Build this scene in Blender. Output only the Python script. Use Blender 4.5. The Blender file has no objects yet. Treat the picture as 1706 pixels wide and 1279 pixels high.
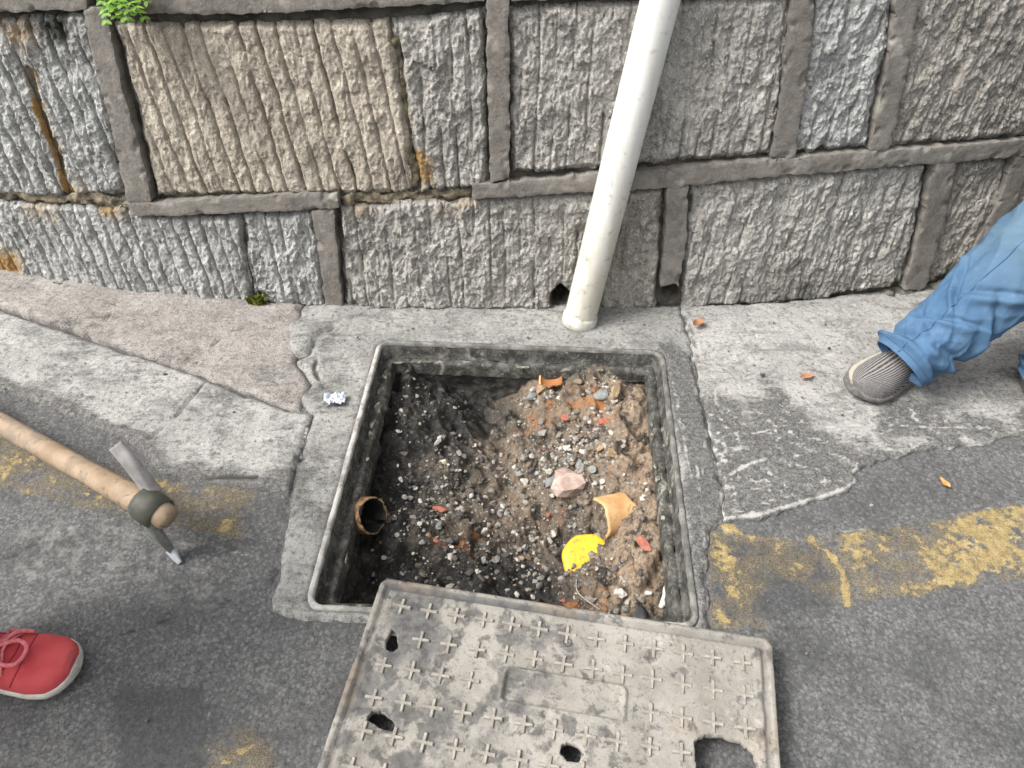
import bpy, math, random
import numpy as np
from mathutils import Vector

sc = bpy.context.scene
R = math.radians
RND = random.Random(7)

# ------------------------------------------------------------------ camera
W0, H0, FPX = 1706.0, 1279.0, 1281.0
CAM_H, PITCH = 1.25, R(43.8)
cd = bpy.data.cameras.new('camera')
cam = bpy.data.objects.new('camera', cd)
sc.collection.objects.link(cam)
cam.location = (0, 0, CAM_H)
cam.rotation_euler = (math.pi / 2 - PITCH, 0, 0)
cd.sensor_width = 36
cd.lens = 36 * FPX / W0
cd.clip_start = 0.02
cd.clip_end = 500
sc.camera = cam

# ------------------------------------------------------------------ sky, sun, exposure (cloudy midday)
SUN_EL, SUN_AZ = R(52), R(-104)          # azimuth from +y towards +x: the light comes from the left
wd = bpy.data.worlds.new('World')
sc.world = wd
wd.use_nodes = True
wn = wd.node_tree
bg = wn.nodes['Background']
sky = wn.nodes.new('ShaderNodeTexSky')
sky.sky_type = 'NISHITA'
sky.sun_disc = False
sky.sun_elevation = SUN_EL
sky.sun_rotation = SUN_AZ
sky.air_density = 1.0
sky.dust_density = 6.0
sky.ozone_density = 1.0
hsv = wn.nodes.new('ShaderNodeHueSaturation')
hsv.inputs['Saturation'].default_value = 0.10      # cloud cover: nearly white sky
wn.links.new(sky.outputs[0], hsv.inputs['Color'])
wn.links.new(hsv.outputs[0], bg.inputs['Color'])
bg.inputs['Strength'].default_value = 0.135
sl = bpy.data.lights.new('sun', 'SUN')
sl.energy = 1.4
sl.angle = R(18)
sl.color = (1.0, 0.965, 0.91)
sun = bpy.data.objects.new('sun', sl)
sc.collection.objects.link(sun)
sun.location = (-3, 1, 6)
_d = Vector((math.sin(SUN_AZ) * math.cos(SUN_EL), math.cos(SUN_AZ) * math.cos(SUN_EL), math.sin(SUN_EL)))
sun.rotation_euler = _d.to_track_quat('Z', 'Y').to_euler()
sc.view_settings.view_transform = 'Standard'
sc.view_settings.look = 'None'
sc.view_settings.exposure = 1.08
sc.view_settings.gamma = 1
sc.view_settings.use_curve_mapping = False
sc.cycles.max_bounces = 6

# ------------------------------------------------------------------ helpers: view rays, noise
CP, SP = math.cos(PITCH), math.sin(PITCH)


def ray(X, Y):
    X, Y = np.asarray(X, float), np.asarray(Y, float)
    a, b = (X - W0 / 2) / FPX, -(Y - H0 / 2) / FPX
    return np.stack([a, CP + b * SP, -SP + b * CP], -1)


def G(X, Y, z=0.0):
    """the place on the level z that the photograph shows at X, Y"""
    d = ray(X, Y)
    t = (z - CAM_H) / d[..., 2]
    return np.stack([d[..., 0] * t, d[..., 1] * t], -1)


def Gp(pts, z=0.0):
    p = np.array(pts, float)
    return G(p[:, 0], p[:, 1], z)


def D(X, Y, depth):
    """the place at a given distance along the view axis"""
    return np.array([0, 0, CAM_H]) + ray(X, Y) * depth


def _hash(ix, iy, seed):
    h = (ix.astype(np.int64) * 374761393 + iy.astype(np.int64) * 668265263 + seed * 974711) & 0xffffffff
    h = ((h ^ (h >> 13)) * 1274126177) & 0xffffffff
    return h ^ (h >> 16)


def pn(x, y, seed=0):
    """Perlin noise, about -0.7 to 0.7"""
    ix, iy = np.floor(x), np.floor(y)
    fx, fy = x - ix, y - iy
    ux, uy = fx * fx * fx * (fx * (fx * 6 - 15) + 10), fy * fy * fy * (fy * (fy * 6 - 15) + 10)

    def g(dx, dy):
        a = (_hash(ix + dx, iy + dy, seed) & 0xffff) * (2 * math.pi / 65536)
        return np.cos(a) * (fx - dx) + np.sin(a) * (fy - dy)
    a, b, c, d = g(0, 0), g(1, 0), g(0, 1), g(1, 1)
    return (a + ux * (b - a)) * (1 - uy) + (c + ux * (d - c)) * uy


def fbm(x, y, seed=0, octv=4):
    s, a = 0, 1.0
    for i in range(octv):
        s = s + a * pn(x * 2 ** i + 17.3 * i, y * 2 ** i - 9.1 * i, seed + i)
        a *= 0.5
    return s


def worley(x, y, seed=0):
    """distance to the nearest cell point and that cell's random number"""
    ix, iy = np.floor(x), np.floor(y)
    best = np.full(np.shape(x), 9.0)
    cid = np.zeros(np.shape(x))
    for dx in (-1, 0, 1):
        for dy in (-1, 0, 1):
            h = _hash(ix + dx, iy + dy, seed)
            px = ix + dx + (h & 0xff) / 255.0
            py = iy + dy + ((h >> 8) & 0xff) / 255.0
            d = np.hypot(x - px, y - py)
            m = d < best
            best = np.where(m, d, best)
            cid = np.where(m, ((h >> 16) & 0xff) / 255.0, cid)
    return best, cid


def sstep(a, b, x):
    t = np.clip((x - a) / (b - a), 0, 1)
    return t * t * (3 - 2 * t)


# ------------------------------------------------------------------ helpers: objects
COL = sc.collection


def world_of(o):
    p = np.zeros(3)
    while o is not None:
        p += np.array(o.location)
        o = o.parent
    return p


def meta(o, label=None, cat=None, group=None, kind=None):
    if label: o['label'] = label
    if cat: o['category'] = cat
    if group: o['group'] = group
    if kind: o['kind'] = kind
    return o


def thing(name, loc, label, cat, group=None):
    o = bpy.data.objects.new(name, None)
    COL.objects.link(o)
    o.location = loc
    o.empty_display_size = 0.05
    return meta(o, label, cat, group)


def mk(name, V, faces, mat, parent=None, attr=None, smooth=True, origin=None):
    """one mesh object; V in world coordinates, faces a list of index arrays"""
    V = np.asarray(V, float)
    if parent is not None:
        base = world_of(parent)
        off = np.zeros(3)
    else:
        if origin is None:
            off = np.array([(V[:, 0].min() + V[:, 0].max()) / 2, (V[:, 1].min() + V[:, 1].max()) / 2, V[:, 2].min()])
        else:
            off = np.array(origin, float)
        base = off
    me = bpy.data.meshes.new(name)
    if not isinstance(faces, (list, tuple)):
        faces = [faces]
    faces = [np.asarray(f, np.int32) for f in faces if len(f)]
    nl = sum(f.size for f in faces)
    nf = sum(len(f) for f in faces)
    me.vertices.add(len(V))
    me.vertices.foreach_set('co', (V - base).astype(np.float32).ravel())
    me.loops.add(nl)
    me.loops.foreach_set('vertex_index', np.concatenate([f.ravel() for f in faces]))
    me.polygons.add(nf)
    st, k = [], 0
    for f in faces:
        st.append(k + np.arange(len(f)) * f.shape[1])
        k += f.size
    me.polygons.foreach_set('loop_start', np.concatenate(st).astype(np.int32))
    me.update(calc_edges=True)
    me.polygons.foreach_set('use_smooth', np.full(nf, smooth))
    if attr is not None:
        a = me.color_attributes.new('m', 'FLOAT_COLOR', 'POINT')
        A = np.ones((len(V), 4), np.float32)
        A[:, :attr.shape[1]] = attr
        a.data.foreach_set('color', A.ravel())
    me.materials.append(mat)
    me.validate()
    o = bpy.data.objects.new(name, me)
    COL.objects.link(o)
    if parent is not None:
        o.parent = parent
    else:
        o.location = off
    return o


def seg_sd(P, poly):
    """signed distance (inside positive) of points to a closed polygon and the closest boundary points"""
    A = np.asarray(poly, float)
    B = np.roll(A, -1, 0)
    best = np.full(len(P), 1e9)
    cp = np.zeros_like(P)
    ins = np.zeros(len(P), bool)
    for a, b in zip(A, B):
        ab = b - a
        l2 = ab @ ab + 1e-18
        t = np.clip(((P - a) @ ab) / l2, 0, 1)
        q = a + t[:, None] * ab
        d = ((P - q) ** 2).sum(1)
        m = d < best
        best[m] = d[m]
        cp[m] = q[m]
        if a[1] != b[1]:
            c = ((a[1] > P[:, 1]) != (b[1] > P[:, 1])) & (P[:, 0] < (b[0] - a[0]) * (P[:, 1] - a[1]) / (b[1] - a[1]) + a[0])
            ins ^= c
    d = np.sqrt(best)
    return np.where(ins, d, -d), cp


def line_d(P, pts):
    """distance to an open polyline"""
    best = np.full(len(P), 1e9)
    for a, b in zip(pts[:-1], pts[1:]):
        ab = b - a
        t = np.clip(((P - a) @ ab) / (ab @ ab + 1e-18), 0, 1)
        best = np.minimum(best, ((P - a - t[:, None] * ab) ** 2).sum(1))
    return np.sqrt(best)


def rough(poly, step, amp, seed, freq=25.0):
    """a polygon with its edges broken up"""
    A = np.asarray(poly, float)
    out = []
    for a, b in zip(A, np.roll(A, -1, 0)):
        L = np.hypot(*(b - a))
        n = max(1, int(L / step))
        nrm = np.array([-(b - a)[1], (b - a)[0]]) / (L + 1e-9)
        for i in range(n):
            p = a + (b - a) * i / n
            q = np.array([p[0] * freq, p[1] * freq])
            out.append(p + nrm * amp * 1.6 * float(fbm(q[:1], q[1:], seed, 3)[0]))
    return np.array(out)


def sheet(poly, res, hfun, mapf, skirt=0.02, holes=(), sharp=False):
    """a fine sheet over a polygon: hfun(P, sd) -> height, mapf(P, h) -> world; returns verts, faces, P, sd of all verts"""
    poly = np.asarray(poly, float)
    lo, hi = poly.min(0) - res, poly.max(0) + res
    nx, ny = int((hi[0] - lo[0]) / res) + 2, int((hi[1] - lo[1]) / res) + 2
    gx, gy = np.meshgrid(lo[0] + np.arange(nx) * res, lo[1] + np.arange(ny) * res, indexing='ij')
    P = np.stack([gx.ravel(), gy.ravel()], 1)
    sd, cp = seg_sd(P, poly)
    for h in holes:
        s2, c2 = seg_sd(P, h)
        s2 = -s2
        m = s2 < sd
        sd = np.where(m, s2, sd)
        cp[m] = c2[m]
    near = (sd < 0) | (sd < res * 0.35)
    keepv = sd > -res * 0.75
    idx = np.arange(nx * ny).reshape(nx, ny)
    Q = np.stack([idx[:-1, :-1], idx[1:, :-1], idx[1:, 1:], idx[:-1, 1:]], -1).reshape(-1, 4)
    Q = Q[keepv[Q].all(1) & (sd[Q].max(1) > res * 0.2)]
    P2 = P.copy()
    P2[near] = cp[near]
    sd2 = np.where(near, 0, sd)
    used = np.unique(Q)
    rm = np.full(len(P), -1)
    rm[used] = np.arange(len(used))
    Q = rm[Q]
    P2, sd2 = P2[used], sd2[used]
    h = hfun(P2, sd2)
    V = mapf(P2, h)
    E = np.concatenate([Q[:, [0, 1]], Q[:, [1, 2]], Q[:, [2, 3]], Q[:, [3, 0]]])
    key = np.sort(E, 1)
    k = key[:, 0].astype(np.int64) * (len(P2) + 1) + key[:, 1]
    _, inv, cnt = np.unique(k, return_inverse=True, return_counts=True)
    Bd = E[cnt[inv] == 1]
    bv = np.unique(Bd)
    rb = np.full(len(P2), -1)
    rb[bv] = len(P2) + np.arange(len(bv))
    V = np.concatenate([V, mapf(P2[bv], h[bv] - skirt)])
    if sharp:                                    # the edge keeps its own corner: the side has its own top row
        rt = np.full(len(P2), -1)
        rt[bv] = len(V) + np.arange(len(bv))
        V = np.concatenate([V, mapf(P2[bv], h[bv])])
        S = np.stack([rt[Bd[:, 1]], rt[Bd[:, 0]], rb[Bd[:, 0]], rb[Bd[:, 1]]], 1)
        return V, np.concatenate([Q, S]), np.concatenate([P2, P2[bv], P2[bv]]), np.concatenate([sd2, sd2[bv] - 0.001, sd2[bv]])
    S = np.stack([Bd[:, 1], Bd[:, 0], rb[Bd[:, 0]], rb[Bd[:, 1]]], 1)
    F = np.concatenate([Q, S])
    return V, F, np.concatenate([P2, P2[bv]]), np.concatenate([sd2, sd2[bv] - 0.001])


def loft(rings, close=True, cap0=True, cap1=True):
    """rings: array n, m, 3"""
    Rg = np.asarray(rings, float)
    n, m = Rg.shape[:2]
    V = Rg.reshape(-1, 3)
    i, j = np.meshgrid(np.arange(n - 1), np.arange(m if close else m - 1), indexing='ij')
    a = i * m + j
    b = i * m + (j + 1) % m
    F = [np.stack([a, b, b + m, a + m], -1).reshape(-1, 4)]
    T = []
    if cap0:
        V = np.vstack([V, Rg[0].mean(0)])
        c = len(V) - 1
        T.append(np.stack([np.full(m, c), (np.arange(m) + 1) % m, np.arange(m)], 1))
    if cap1:
        V = np.vstack([V, Rg[-1].mean(0)])
        c = len(V) - 1
        T.append(np.stack([np.full(m, c), (n - 1) * m + np.arange(m), (n - 1) * m + (np.arange(m) + 1) % m], 1))
    if T:
        F.append(np.concatenate(T))
    return V, F


def frames(C):
    """tangent, side, up along a centre line"""
    C = np.asarray(C, float)
    T = np.gradient(C, axis=0)
    T /= np.linalg.norm(T, axis=1)[:, None] + 1e-12
    ref = np.array([0, 0, 1.0]) if abs(T[0][2]) < 0.9 else np.array([0, 1.0, 0])
    S = np.cross(T, ref)
    S /= np.linalg.norm(S, axis=1)[:, None] + 1e-12
    U = np.cross(S, T)
    return T, S, U


def spline(pts, n):
    """smooth curve through points"""
    P = np.asarray(pts, float)
    t = np.concatenate([[0], np.cumsum(np.linalg.norm(np.diff(P, axis=0), axis=1))])
    out = []
    for s in np.linspace(0, t[-1], n):
        i = min(max(np.searchsorted(t, s) - 1, 0), len(P) - 2)
        u = (s - t[i]) / (t[i + 1] - t[i])
        p0, p1, p2, p3 = P[max(i - 1, 0)], P[i], P[i + 1], P[min(i + 2, len(P) - 1)]
        out.append(0.5 * ((2 * p1) + (p2 - p0) * u + (2 * p0 - 5 * p1 + 4 * p2 - p3) * u * u + (3 * p1 - p0 - 3 * p2 + p3) * u ** 3))
    return np.array(out)


def tube(C, r, m=16, dr=None):
    C = np.asarray(C, float)
    n = len(C)
    r = np.broadcast_to(np.asarray(r, float), (n,)) if np.ndim(r) < 2 else np.asarray(r)
    T, S, U = frames(C)
    th = np.linspace(0, 2 * math.pi, m, endpoint=False)
    rr = r[:, None] if r.ndim == 1 else r
    rr = np.broadcast_to(rr, (n, m)).copy()
    if dr is not None:
        rr += dr
    rings = C[:, None] + rr[..., None] * (np.cos(th)[None, :, None] * S[:, None] + np.sin(th)[None, :, None] * U[:, None])
    return rings


def cat_mesh(parts):
    V, q, t, k = [], [], [], 0
    for v, fs in parts:
        for f in (fs if isinstance(fs, (list, tuple)) else [fs]):
            f = np.asarray(f)
            (q if f.shape[1] == 4 else t).append(f + k)
        V.append(v)
        k += len(v)
    F = []
    if q: F.append(np.concatenate(q))
    if t: F.append(np.concatenate(t))
    return np.concatenate(V), F


# ------------------------------------------------------------------ helpers: materials
class Mat:
    def __init__(s, name, rough=0.9, spec=0.25):
        s.m = bpy.data.materials.new(name)
        s.m.use_nodes = True
        s.t = s.m.node_tree
        s.b = s.t.nodes['Principled BSDF']
        s.b.inputs['Roughness'].default_value = rough
        s.b.inputs['Specular IOR Level'].default_value = spec
        s.co = s.n('ShaderNodeTexCoord').outputs['Object']
        s.attr = None
        s.h = None

    def n(s, typ, **kw):
        nd = s.t.nodes.new(typ)
        for k, v in kw.items():
            setattr(nd, k, v)
        return nd

    def put(s, sock, v):
        if isinstance(v, bpy.types.NodeSocket):
            s.t.links.new(v, sock)
        elif isinstance(v, (tuple, list)) and len(v) == 3 and sock.type == 'RGBA':
            sock.default_value = (*v, 1)
        else:
            sock.default_value = v

    def noise(s, scale, detail=4, rough=0.55, dist=0.0, co=None, sc3=None):
        nd = s.n('ShaderNodeTexNoise')
        c = co or s.co
        if sc3:
            mp = s.n('ShaderNodeMapping')
            s.t.links.new(c, mp.inputs[0])
            mp.inputs['Scale'].default_value = sc3
            c = mp.outputs[0]
        s.t.links.new(c, nd.inputs['Vector'])
        nd.inputs['Scale'].default_value = scale
        nd.inputs['Detail'].default_value = detail
        nd.inputs['Roughness'].default_value = rough
        nd.inputs['Distortion'].default_value = dist
        return nd.outputs['Fac']

    def vor(s, scale, feature='F1', out='Distance', rnd=1.0):
        nd = s.n('ShaderNodeTexVoronoi', feature=feature)
        s.t.links.new(s.co, nd.inputs['Vector'])
        nd.inputs['Scale'].default_value = scale
        nd.inputs['Randomness'].default_value = rnd
        return nd.outputs[out]

    def rng(s, x, a, b, c=0.0, d=1.0):
        nd = s.n('ShaderNodeMapRange')
        nd.interpolation_type = 'SMOOTHSTEP'
        s.put(nd.inputs[0], x)
        for i, v in enumerate((a, b, c, d)):
            s.put(nd.inputs[i + 1], v)
        return nd.outputs[0]

    def math(s, op, a, b=0.0):
        nd = s.n('ShaderNodeMath', operation=op)
        s.put(nd.inputs[0], a)
        s.put(nd.inputs[1], b)
        return nd.outputs[0]

    def mix(s, f, a, b, mode='MIX'):
        nd = s.n('ShaderNodeMix', data_type='RGBA', blend_type=mode)
        s.put(nd.inputs[0], f)
        s.put(nd.inputs[6], a)
        s.put(nd.inputs[7], b)
        return nd.outputs[2]

    def ch(s, i):
        if s.attr is None:
            a = s.n('ShaderNodeAttribute', attribute_name='m')
            sp = s.n('ShaderNodeSeparateColor')
            s.t.links.new(a.outputs['Color'], sp.inputs[0])
            s.attr = list(sp.outputs) + [a.outputs['Alpha']]
        return s.attr[i]

    def bump(s, h, dist=0.002, strength=1.0):
        nd = s.n('ShaderNodeBump')
        nd.inputs['Strength'].default_value = strength
        nd.inputs['Distance'].default_value = dist
        s.t.links.new(h, nd.inputs['Height'])
        if s.h is not None:
            s.t.links.new(s.h, nd.inputs['Normal'])
        s.h = nd.outputs[0]
        s.t.links.new(s.h, s.b.inputs['Normal'])

    def done(s, col=None, rough=None):
        if col is not None: s.put(s.b.inputs['Base Color'], col)
        if rough is not None: s.put(s.b.inputs['Roughness'], rough)
        return s.m


def stone_mat(name, dark, mid, light, stain=(0.30, 0.19, 0.08)):
    m = Mat(name, 1.0, 0.04)
    n1, n2, n3 = m.noise(9, 5, 0.6), m.noise(75, 5, 0.68, 0.8, sc3=(1.25, 1, 0.75)), m.noise(330, 3, 0.7)
    c = m.mix(m.rng(n1, 0.3, 0.7), dark, mid)
    c = m.mix(m.rng(n2, 0.48, 0.68, 0, 0.85), c, light)
    c = m.mix(m.rng(n2, 0.45, 0.31, 0, 0.75), c, tuple(x * 0.42 for x in dark))
    c = m.mix(m.rng(m.noise(26, 5, 0.65, 0.5), 0.54, 0.72, 0, 0.42), c, tuple(x * 0.6 for x in dark))
    c = m.mix(m.rng(n3, 0.52, 0.68, 0, 0.6), c, tuple(min(1, x * 1.5) for x in light))
    c = m.mix(m.rng(n3, 0.44, 0.28, 0, 0.6), c, tuple(x * 0.4 for x in dark))
    c = m.mix(m.rng(m.math('MULTIPLY', m.ch(0), m.rng(n2, 0.25, 0.6, 0.35, 1)), 0.15, 0.6), c, stain)        # ochre seep
    c = m.mix(m.rng(m.math('MULTIPLY', m.ch(1), m.rng(n1, 0.2, 0.6, 0.4, 1.2)), 0.1, 0.8, 0, 0.92), c, (0.022, 0.022, 0.016))  # black dirt stains, darker stone edges, painted shade of the hollow
    c = m.mix(m.rng(m.math('MULTIPLY', m.ch(2), m.rng(n2, 0.3, 0.6, 0.0, 1.2)), 0.2, 0.7, 0, 0.8), c, (0.055, 0.07, 0.018))     # moss
    m.bump(n2, 0.005, 0.8)
    m.bump(n3, 0.0015, 0.7)
    return m.done(c)


M = {}
M['stone_buff'] = stone_mat('buff_stone', (0.29, 0.256, 0.208), (0.40, 0.358, 0.296), (0.54, 0.49, 0.415))
M['stone_blue'] = stone_mat('blue_grey_stone', (0.24, 0.24, 0.23), (0.355, 0.356, 0.344), (0.52, 0.52, 0.50))
M['stone_grey'] = stone_mat('grey_stone', (0.24, 0.228, 0.207), (0.35, 0.335, 0.308), (0.50, 0.48, 0.447))
M['stone_dark'] = stone_mat('brown_grey_stone', (0.21, 0.193, 0.169), (0.31, 0.288, 0.256), (0.44, 0.414, 0.375))

m = Mat('ribbon_mortar', 0.85)
n1, n2 = m.noise(14, 5), m.noise(160, 4, 0.65)
c = m.mix(m.rng(n1, 0.3, 0.7), (0.155, 0.142, 0.125), (0.228, 0.21, 0.187))
c = m.mix(m.rng(m.noise(34, 6, 0.7), 0.45, 0.68, 0, 0.6), c, (0.10, 0.091, 0.08))
c = m.mix(m.rng(n2, 0.5, 0.75, 0, 0.6), c, (0.28, 0.262, 0.24))
c = m.mix(m.rng(n2, 0.42, 0.25, 0, 0.5), c, (0.05, 0.046, 0.04))
c = m.mix(m.rng(m.ch(0), 0.2, 0.8, 0, 0.8), c, (0.33, 0.31, 0.27))
c = m.mix(m.rng(m.ch(1), 0.2, 0.8, 0, 0.9), c, (0.03, 0.03, 0.022))
m.bump(n2, 0.0025, 0.8)
M['mortar'] = m.done(c)

m = Mat('wall_backing', 0.95)
n1, n2 = m.noise(25, 5), m.noise(140, 4)
c = m.mix(m.rng(n1, 0.35, 0.65), (0.035, 0.033, 0.026), (0.09, 0.084, 0.07))
c = m.mix(m.rng(n2, 0.55, 0.7, 0, 0.5), c, (0.16, 0.14, 0.10))
m.bump(n1, 0.01, 0.8)
M['backing'] = m.done(c)

# asphalt: R tone, G yellow paint, B lime / pale wear, A seam dirt
m = Mat('asphalt', 0.93, 0.15)
v1, v2 = m.vor(135), m.vor(135, out='Color')
v3, v4 = m.vor(260), m.vor(260, out='Color')
n0, n1, n2, n3, n4 = m.noise(1.7, 4), m.noise(5, 5), m.noise(60, 4, 0.65), m.noise(420, 3, 0.65), m.noise(22, 5, 0.6)
sp = m.n('ShaderNodeSeparateColor')
m.t.links.new(v2, sp.inputs[0])
sp2 = m.n('ShaderNodeSeparateColor')
m.t.links.new(v4, sp2.inputs[0])
c = m.mix(m.rng(n1, 0.3, 0.7), (0.098, 0.096, 0.096), (0.135, 0.132, 0.131))
c = m.mix(m.rng(n0, 0.35, 0.65, 0, 0.35), c, (0.15, 0.146, 0.14))
c = m.mix(m.rng(sp2.outputs[0], 0.35, 1.0, 0, 0.55), c, (0.19, 0.196, 0.19))
c = m.mix(m.rng(sp2.outputs[1], 0.5, 1.0, 0, 0.6), c, (0.05, 0.05, 0.051))
c = m.mix(m.math('MULTIPLY', m.rng(v1, 0.62, 0.3), m.rng(sp.outputs[0], 0.45, 0.95, 0, 0.6)), c, (0.20, 0.197, 0.19))
c = m.mix(m.math('MULTIPLY', m.rng(v1, 0.35, 0.75), 0.42), c, (0.055, 0.055, 0.056))
c = m.mix(m.rng(n3, 0.47, 0.28, 0, 0.8), c, (0.022, 0.022, 0.024))
c = m.mix(m.rng(n2, 0.55, 0.75, 0, 0.45), c, (0.185, 0.18, 0.172))
c = m.mix(m.rng(m.ch(0), 0.0, 1.0, 0.0, 0.8), c, (0.047, 0.047, 0.049))
pale = m.math('MULTIPLY', m.ch(2), m.rng(m.math('ADD', m.math('MULTIPLY', n4, 0.5), m.math('MULTIPLY', n2, 0.5)), 0.36, 0.6))
c = m.mix(m.rng(pale, 0.15, 0.7, 0, 0.85), c, (0.36, 0.345, 0.32))
yel = m.math('ADD', m.ch(1), m.math('SUBTRACT', m.math('MULTIPLY', m.math('ADD', n4, m.math('MULTIPLY', n2, 0.8)), 1.6), 1.44))
yel = m.math('MULTIPLY', m.rng(yel, 0.52, 0.74), m.rng(m.ch(1), 0.02, 0.15))
ycol = m.mix(m.rng(n2, 0.35, 0.65), (0.28, 0.195, 0.075), (0.50, 0.38, 0.165))
ycol = m.mix(m.rng(n3, 0.42, 0.3, 0, 0.5), ycol, (0.16, 0.11, 0.05))
c = m.mix(m.math('MULTIPLY', m.math('MULTIPLY', yel, m.rng(n3, 0.3, 0.5, 0.45, 1.0)), 0.85), c, ycol)
c = m.mix(m.rng(m.math('MULTIPLY', m.rng(m.ch(1), 0.05, 0.4), m.rng(n4, 0.28, 0.6)), 0.08, 0.8, 0, 0.46), c, m.mix(m.rng(n3, 0.4, 0.62), (0.07, 0.06, 0.042), (0.27, 0.205, 0.10)))
c = m.mix(m.rng(m.ch(3), 0.8, 0.1, 0, 0.85), c, (0.03, 0.03, 0.028))
m.bump(v1, 0.003, -0.8)
m.bump(v3, 0.002, -0.8)
m.bump(n2, 0.004, 0.7)
m.bump(n3, 0.0015, 0.7)
M['asphalt'] = m.done(c)


def concrete_mat(name, dark, mid, light, speck=0.5):
    # R dirt, G brown/pink grit, B lime, A crack
    m = Mat(name, 0.9, 0.25)
    n1, n2, n3 = m.noise(5, 5, 0.6), m.noise(48, 5, 0.65, 0.6), m.noise(300, 3, 0.65)
    n5 = m.noise(30, 5, 0.7, 1.2, sc3=(0.45, 1.6, 1))
    n6, n7 = m.noise(17, 6, 0.7, 0.7, sc3=(0.6, 1.3, 1)), m.noise(110, 4, 0.7)
    v1 = m.vor(120)
    c = m.mix(m.rng(n1, 0.32, 0.68), mid, light)
    c = m.mix(m.rng(n6, 0.50, 0.64, 0, 0.62), c, tuple(x * 0.72 for x in dark))
    c = m.mix(m.rng(n2, 0.5, 0.3, 0, 0.75), c, dark)
    c = m.mix(m.rng(n7, 0.47, 0.33, 0, 0.8), c, tuple(x * 0.42 for x in dark))
    c = m.mix(m.rng(m.noise(70, 6, 0.75, 0.9, sc3=(0.7, 1.4, 1)), 0.55, 0.66, 0, 0.6), c, tuple(x * 0.5 for x in dark))
    c = m.mix(m.rng(n7, 0.58, 0.72, 0, 0.6), c, tuple(x * 1.5 for x in light))
    c = m.mix(m.rng(n2, 0.58, 0.75, 0, 0.6), c, tuple(x * 1.35 for x in light))
    c = m.mix(m.rng(n3, 0.45, 0.28, 0, speck), c, tuple(x * 0.4 for x in dark))
    c = m.mix(m.rng(n3, 0.55, 0.72, 0, speck * 0.8), c, tuple(min(0.8, x * 1.5) for x in light))
    g = m.math('MULTIPLY', m.ch(1), m.rng(n1, 0.2, 0.6, 0.5, 1))
    c = m.mix(m.rng(g, 0.1, 1, 0, 0.8), c, m.mix(m.rng(n3, 0.4, 0.6), (0.15, 0.132, 0.118), (0.34, 0.305, 0.275)))
    d = m.math('ADD', m.ch(0), m.math('SUBTRACT', m.math('ADD', m.math('MULTIPLY', n5, 1.0), m.math('MULTIPLY', n2, 0.9)), 0.95))
    d = m.math('MULTIPLY', m.rng(d, 0.28, 0.72), m.rng(m.ch(0), 0.02, 0.2))
    c = m.mix(m.math('MULTIPLY', d, m.rng(n7, 0.36, 0.68, 0.97, 0.62)), c, m.mix(m.rng(n3, 0.4, 0.65), (0.05, 0.049, 0.047), (0.135, 0.13, 0.124)))
    c = m.mix(m.rng(m.math('MULTIPLY', m.ch(2), m.rng(n2, 0.3, 0.6, 0.3, 1.1)), 0.2, 0.8, 0, 0.9), c, (0.40, 0.388, 0.366))
    c = m.mix(m.rng(m.ch(3), 0.85, 0.15, 0, 0.85), c, (0.035, 0.034, 0.03))
    m.bump(n2, 0.005, 0.8)
    m.bump(n7, 0.0028, 0.7)
    m.bump(n3, 0.0013, 0.8)
    m.bump(v1, 0.0015, -0.4)
    return m.done(c)


M['apron'] = concrete_mat('pale_concrete', (0.17, 0.165, 0.155), (0.27, 0.262, 0.248), (0.37, 0.36, 0.34))
M['strip'] = concrete_mat('gritty_concrete', (0.15, 0.138, 0.126), (0.235, 0.218, 0.20), (0.32, 0.30, 0.28), 0.8)
M['collar'] = concrete_mat('collar_concrete', (0.14, 0.138, 0.13), (0.225, 0.22, 0.208), (0.31, 0.305, 0.285))


def plain(name, c1, c2, scale=30, rough=0.7, spec=0.4, bump=0.001, dirt=None, dscale=20, dlo=0.55, dhi=0.7):
    m = Mat(name, rough, spec)
    n1, n2 = m.noise(scale, 5), m.noise(scale * 6, 3)
    c = m.mix(m.rng(n1, 0.3, 0.7), c1, c2)
    if dirt:
        c = m.mix(m.rng(m.noise(dscale, 6, 0.65, 0.4), dlo, dhi, 0, 0.85), c, dirt)
    if bump:
        m.bump(n1, bump * 2, 0.7)
        m.bump(n2, bump, 0.6)
    return m.done(c)


# ------------------------------------------------------------------ the wall surface: curved in plan, leaning back
BATTER = math.tan(R(8))
base_px = [(-150, 425), (0, 462), (200, 497), (430, 514), (600, 517), (800, 518), (950, 519), (1130, 521), (1300, 513), (1500, 492), (1706, 455), (1850, 428)]
_bp = Gp(base_px)
_cf = np.polyfit(_bp[:, 0], _bp[:, 1], 4)
X_LO, X_HI = _bp[0, 0], _bp[-1, 0]
_dv = np.polyder(_cf)


def yb(x):
    x = np.asarray(x, float)
    xc = np.clip(x, X_LO, X_HI)
    return np.polyval(_cf, xc) + np.polyval(_dv, xc) * (x - xc)


def surf(P, d):
    """wall coordinates (x, height) and distance out of the wall -> world"""
    x, z = P[:, 0], P[:, 1]
    s = (yb(x + 0.001) - yb(x - 0.001)) / 0.002
    n = np.stack([s, -np.ones_like(s), np.full_like(s, BATTER)], 1)
    n /= np.linalg.norm(n, axis=1)[:, None]
    return np.stack([x, yb(x) + z * BATTER, z], 1) + n * np.asarray(d)[:, None]


def Wl(pts):
    """photo points -> wall coordinates"""
    p = np.array(pts, float)
    d = ray(p[:, 0], p[:, 1])
    t = np.full(len(p), 1.8)
    for _ in range(60):
        x, z = d[:, 0] * t, CAM_H + d[:, 2] * t
        t = 0.5 * t + 0.5 * (yb(x) + z * BATTER) / d[:, 1]
    return np.stack([d[:, 0] * t, CAM_H + d[:, 2] * t], 1)


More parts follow.
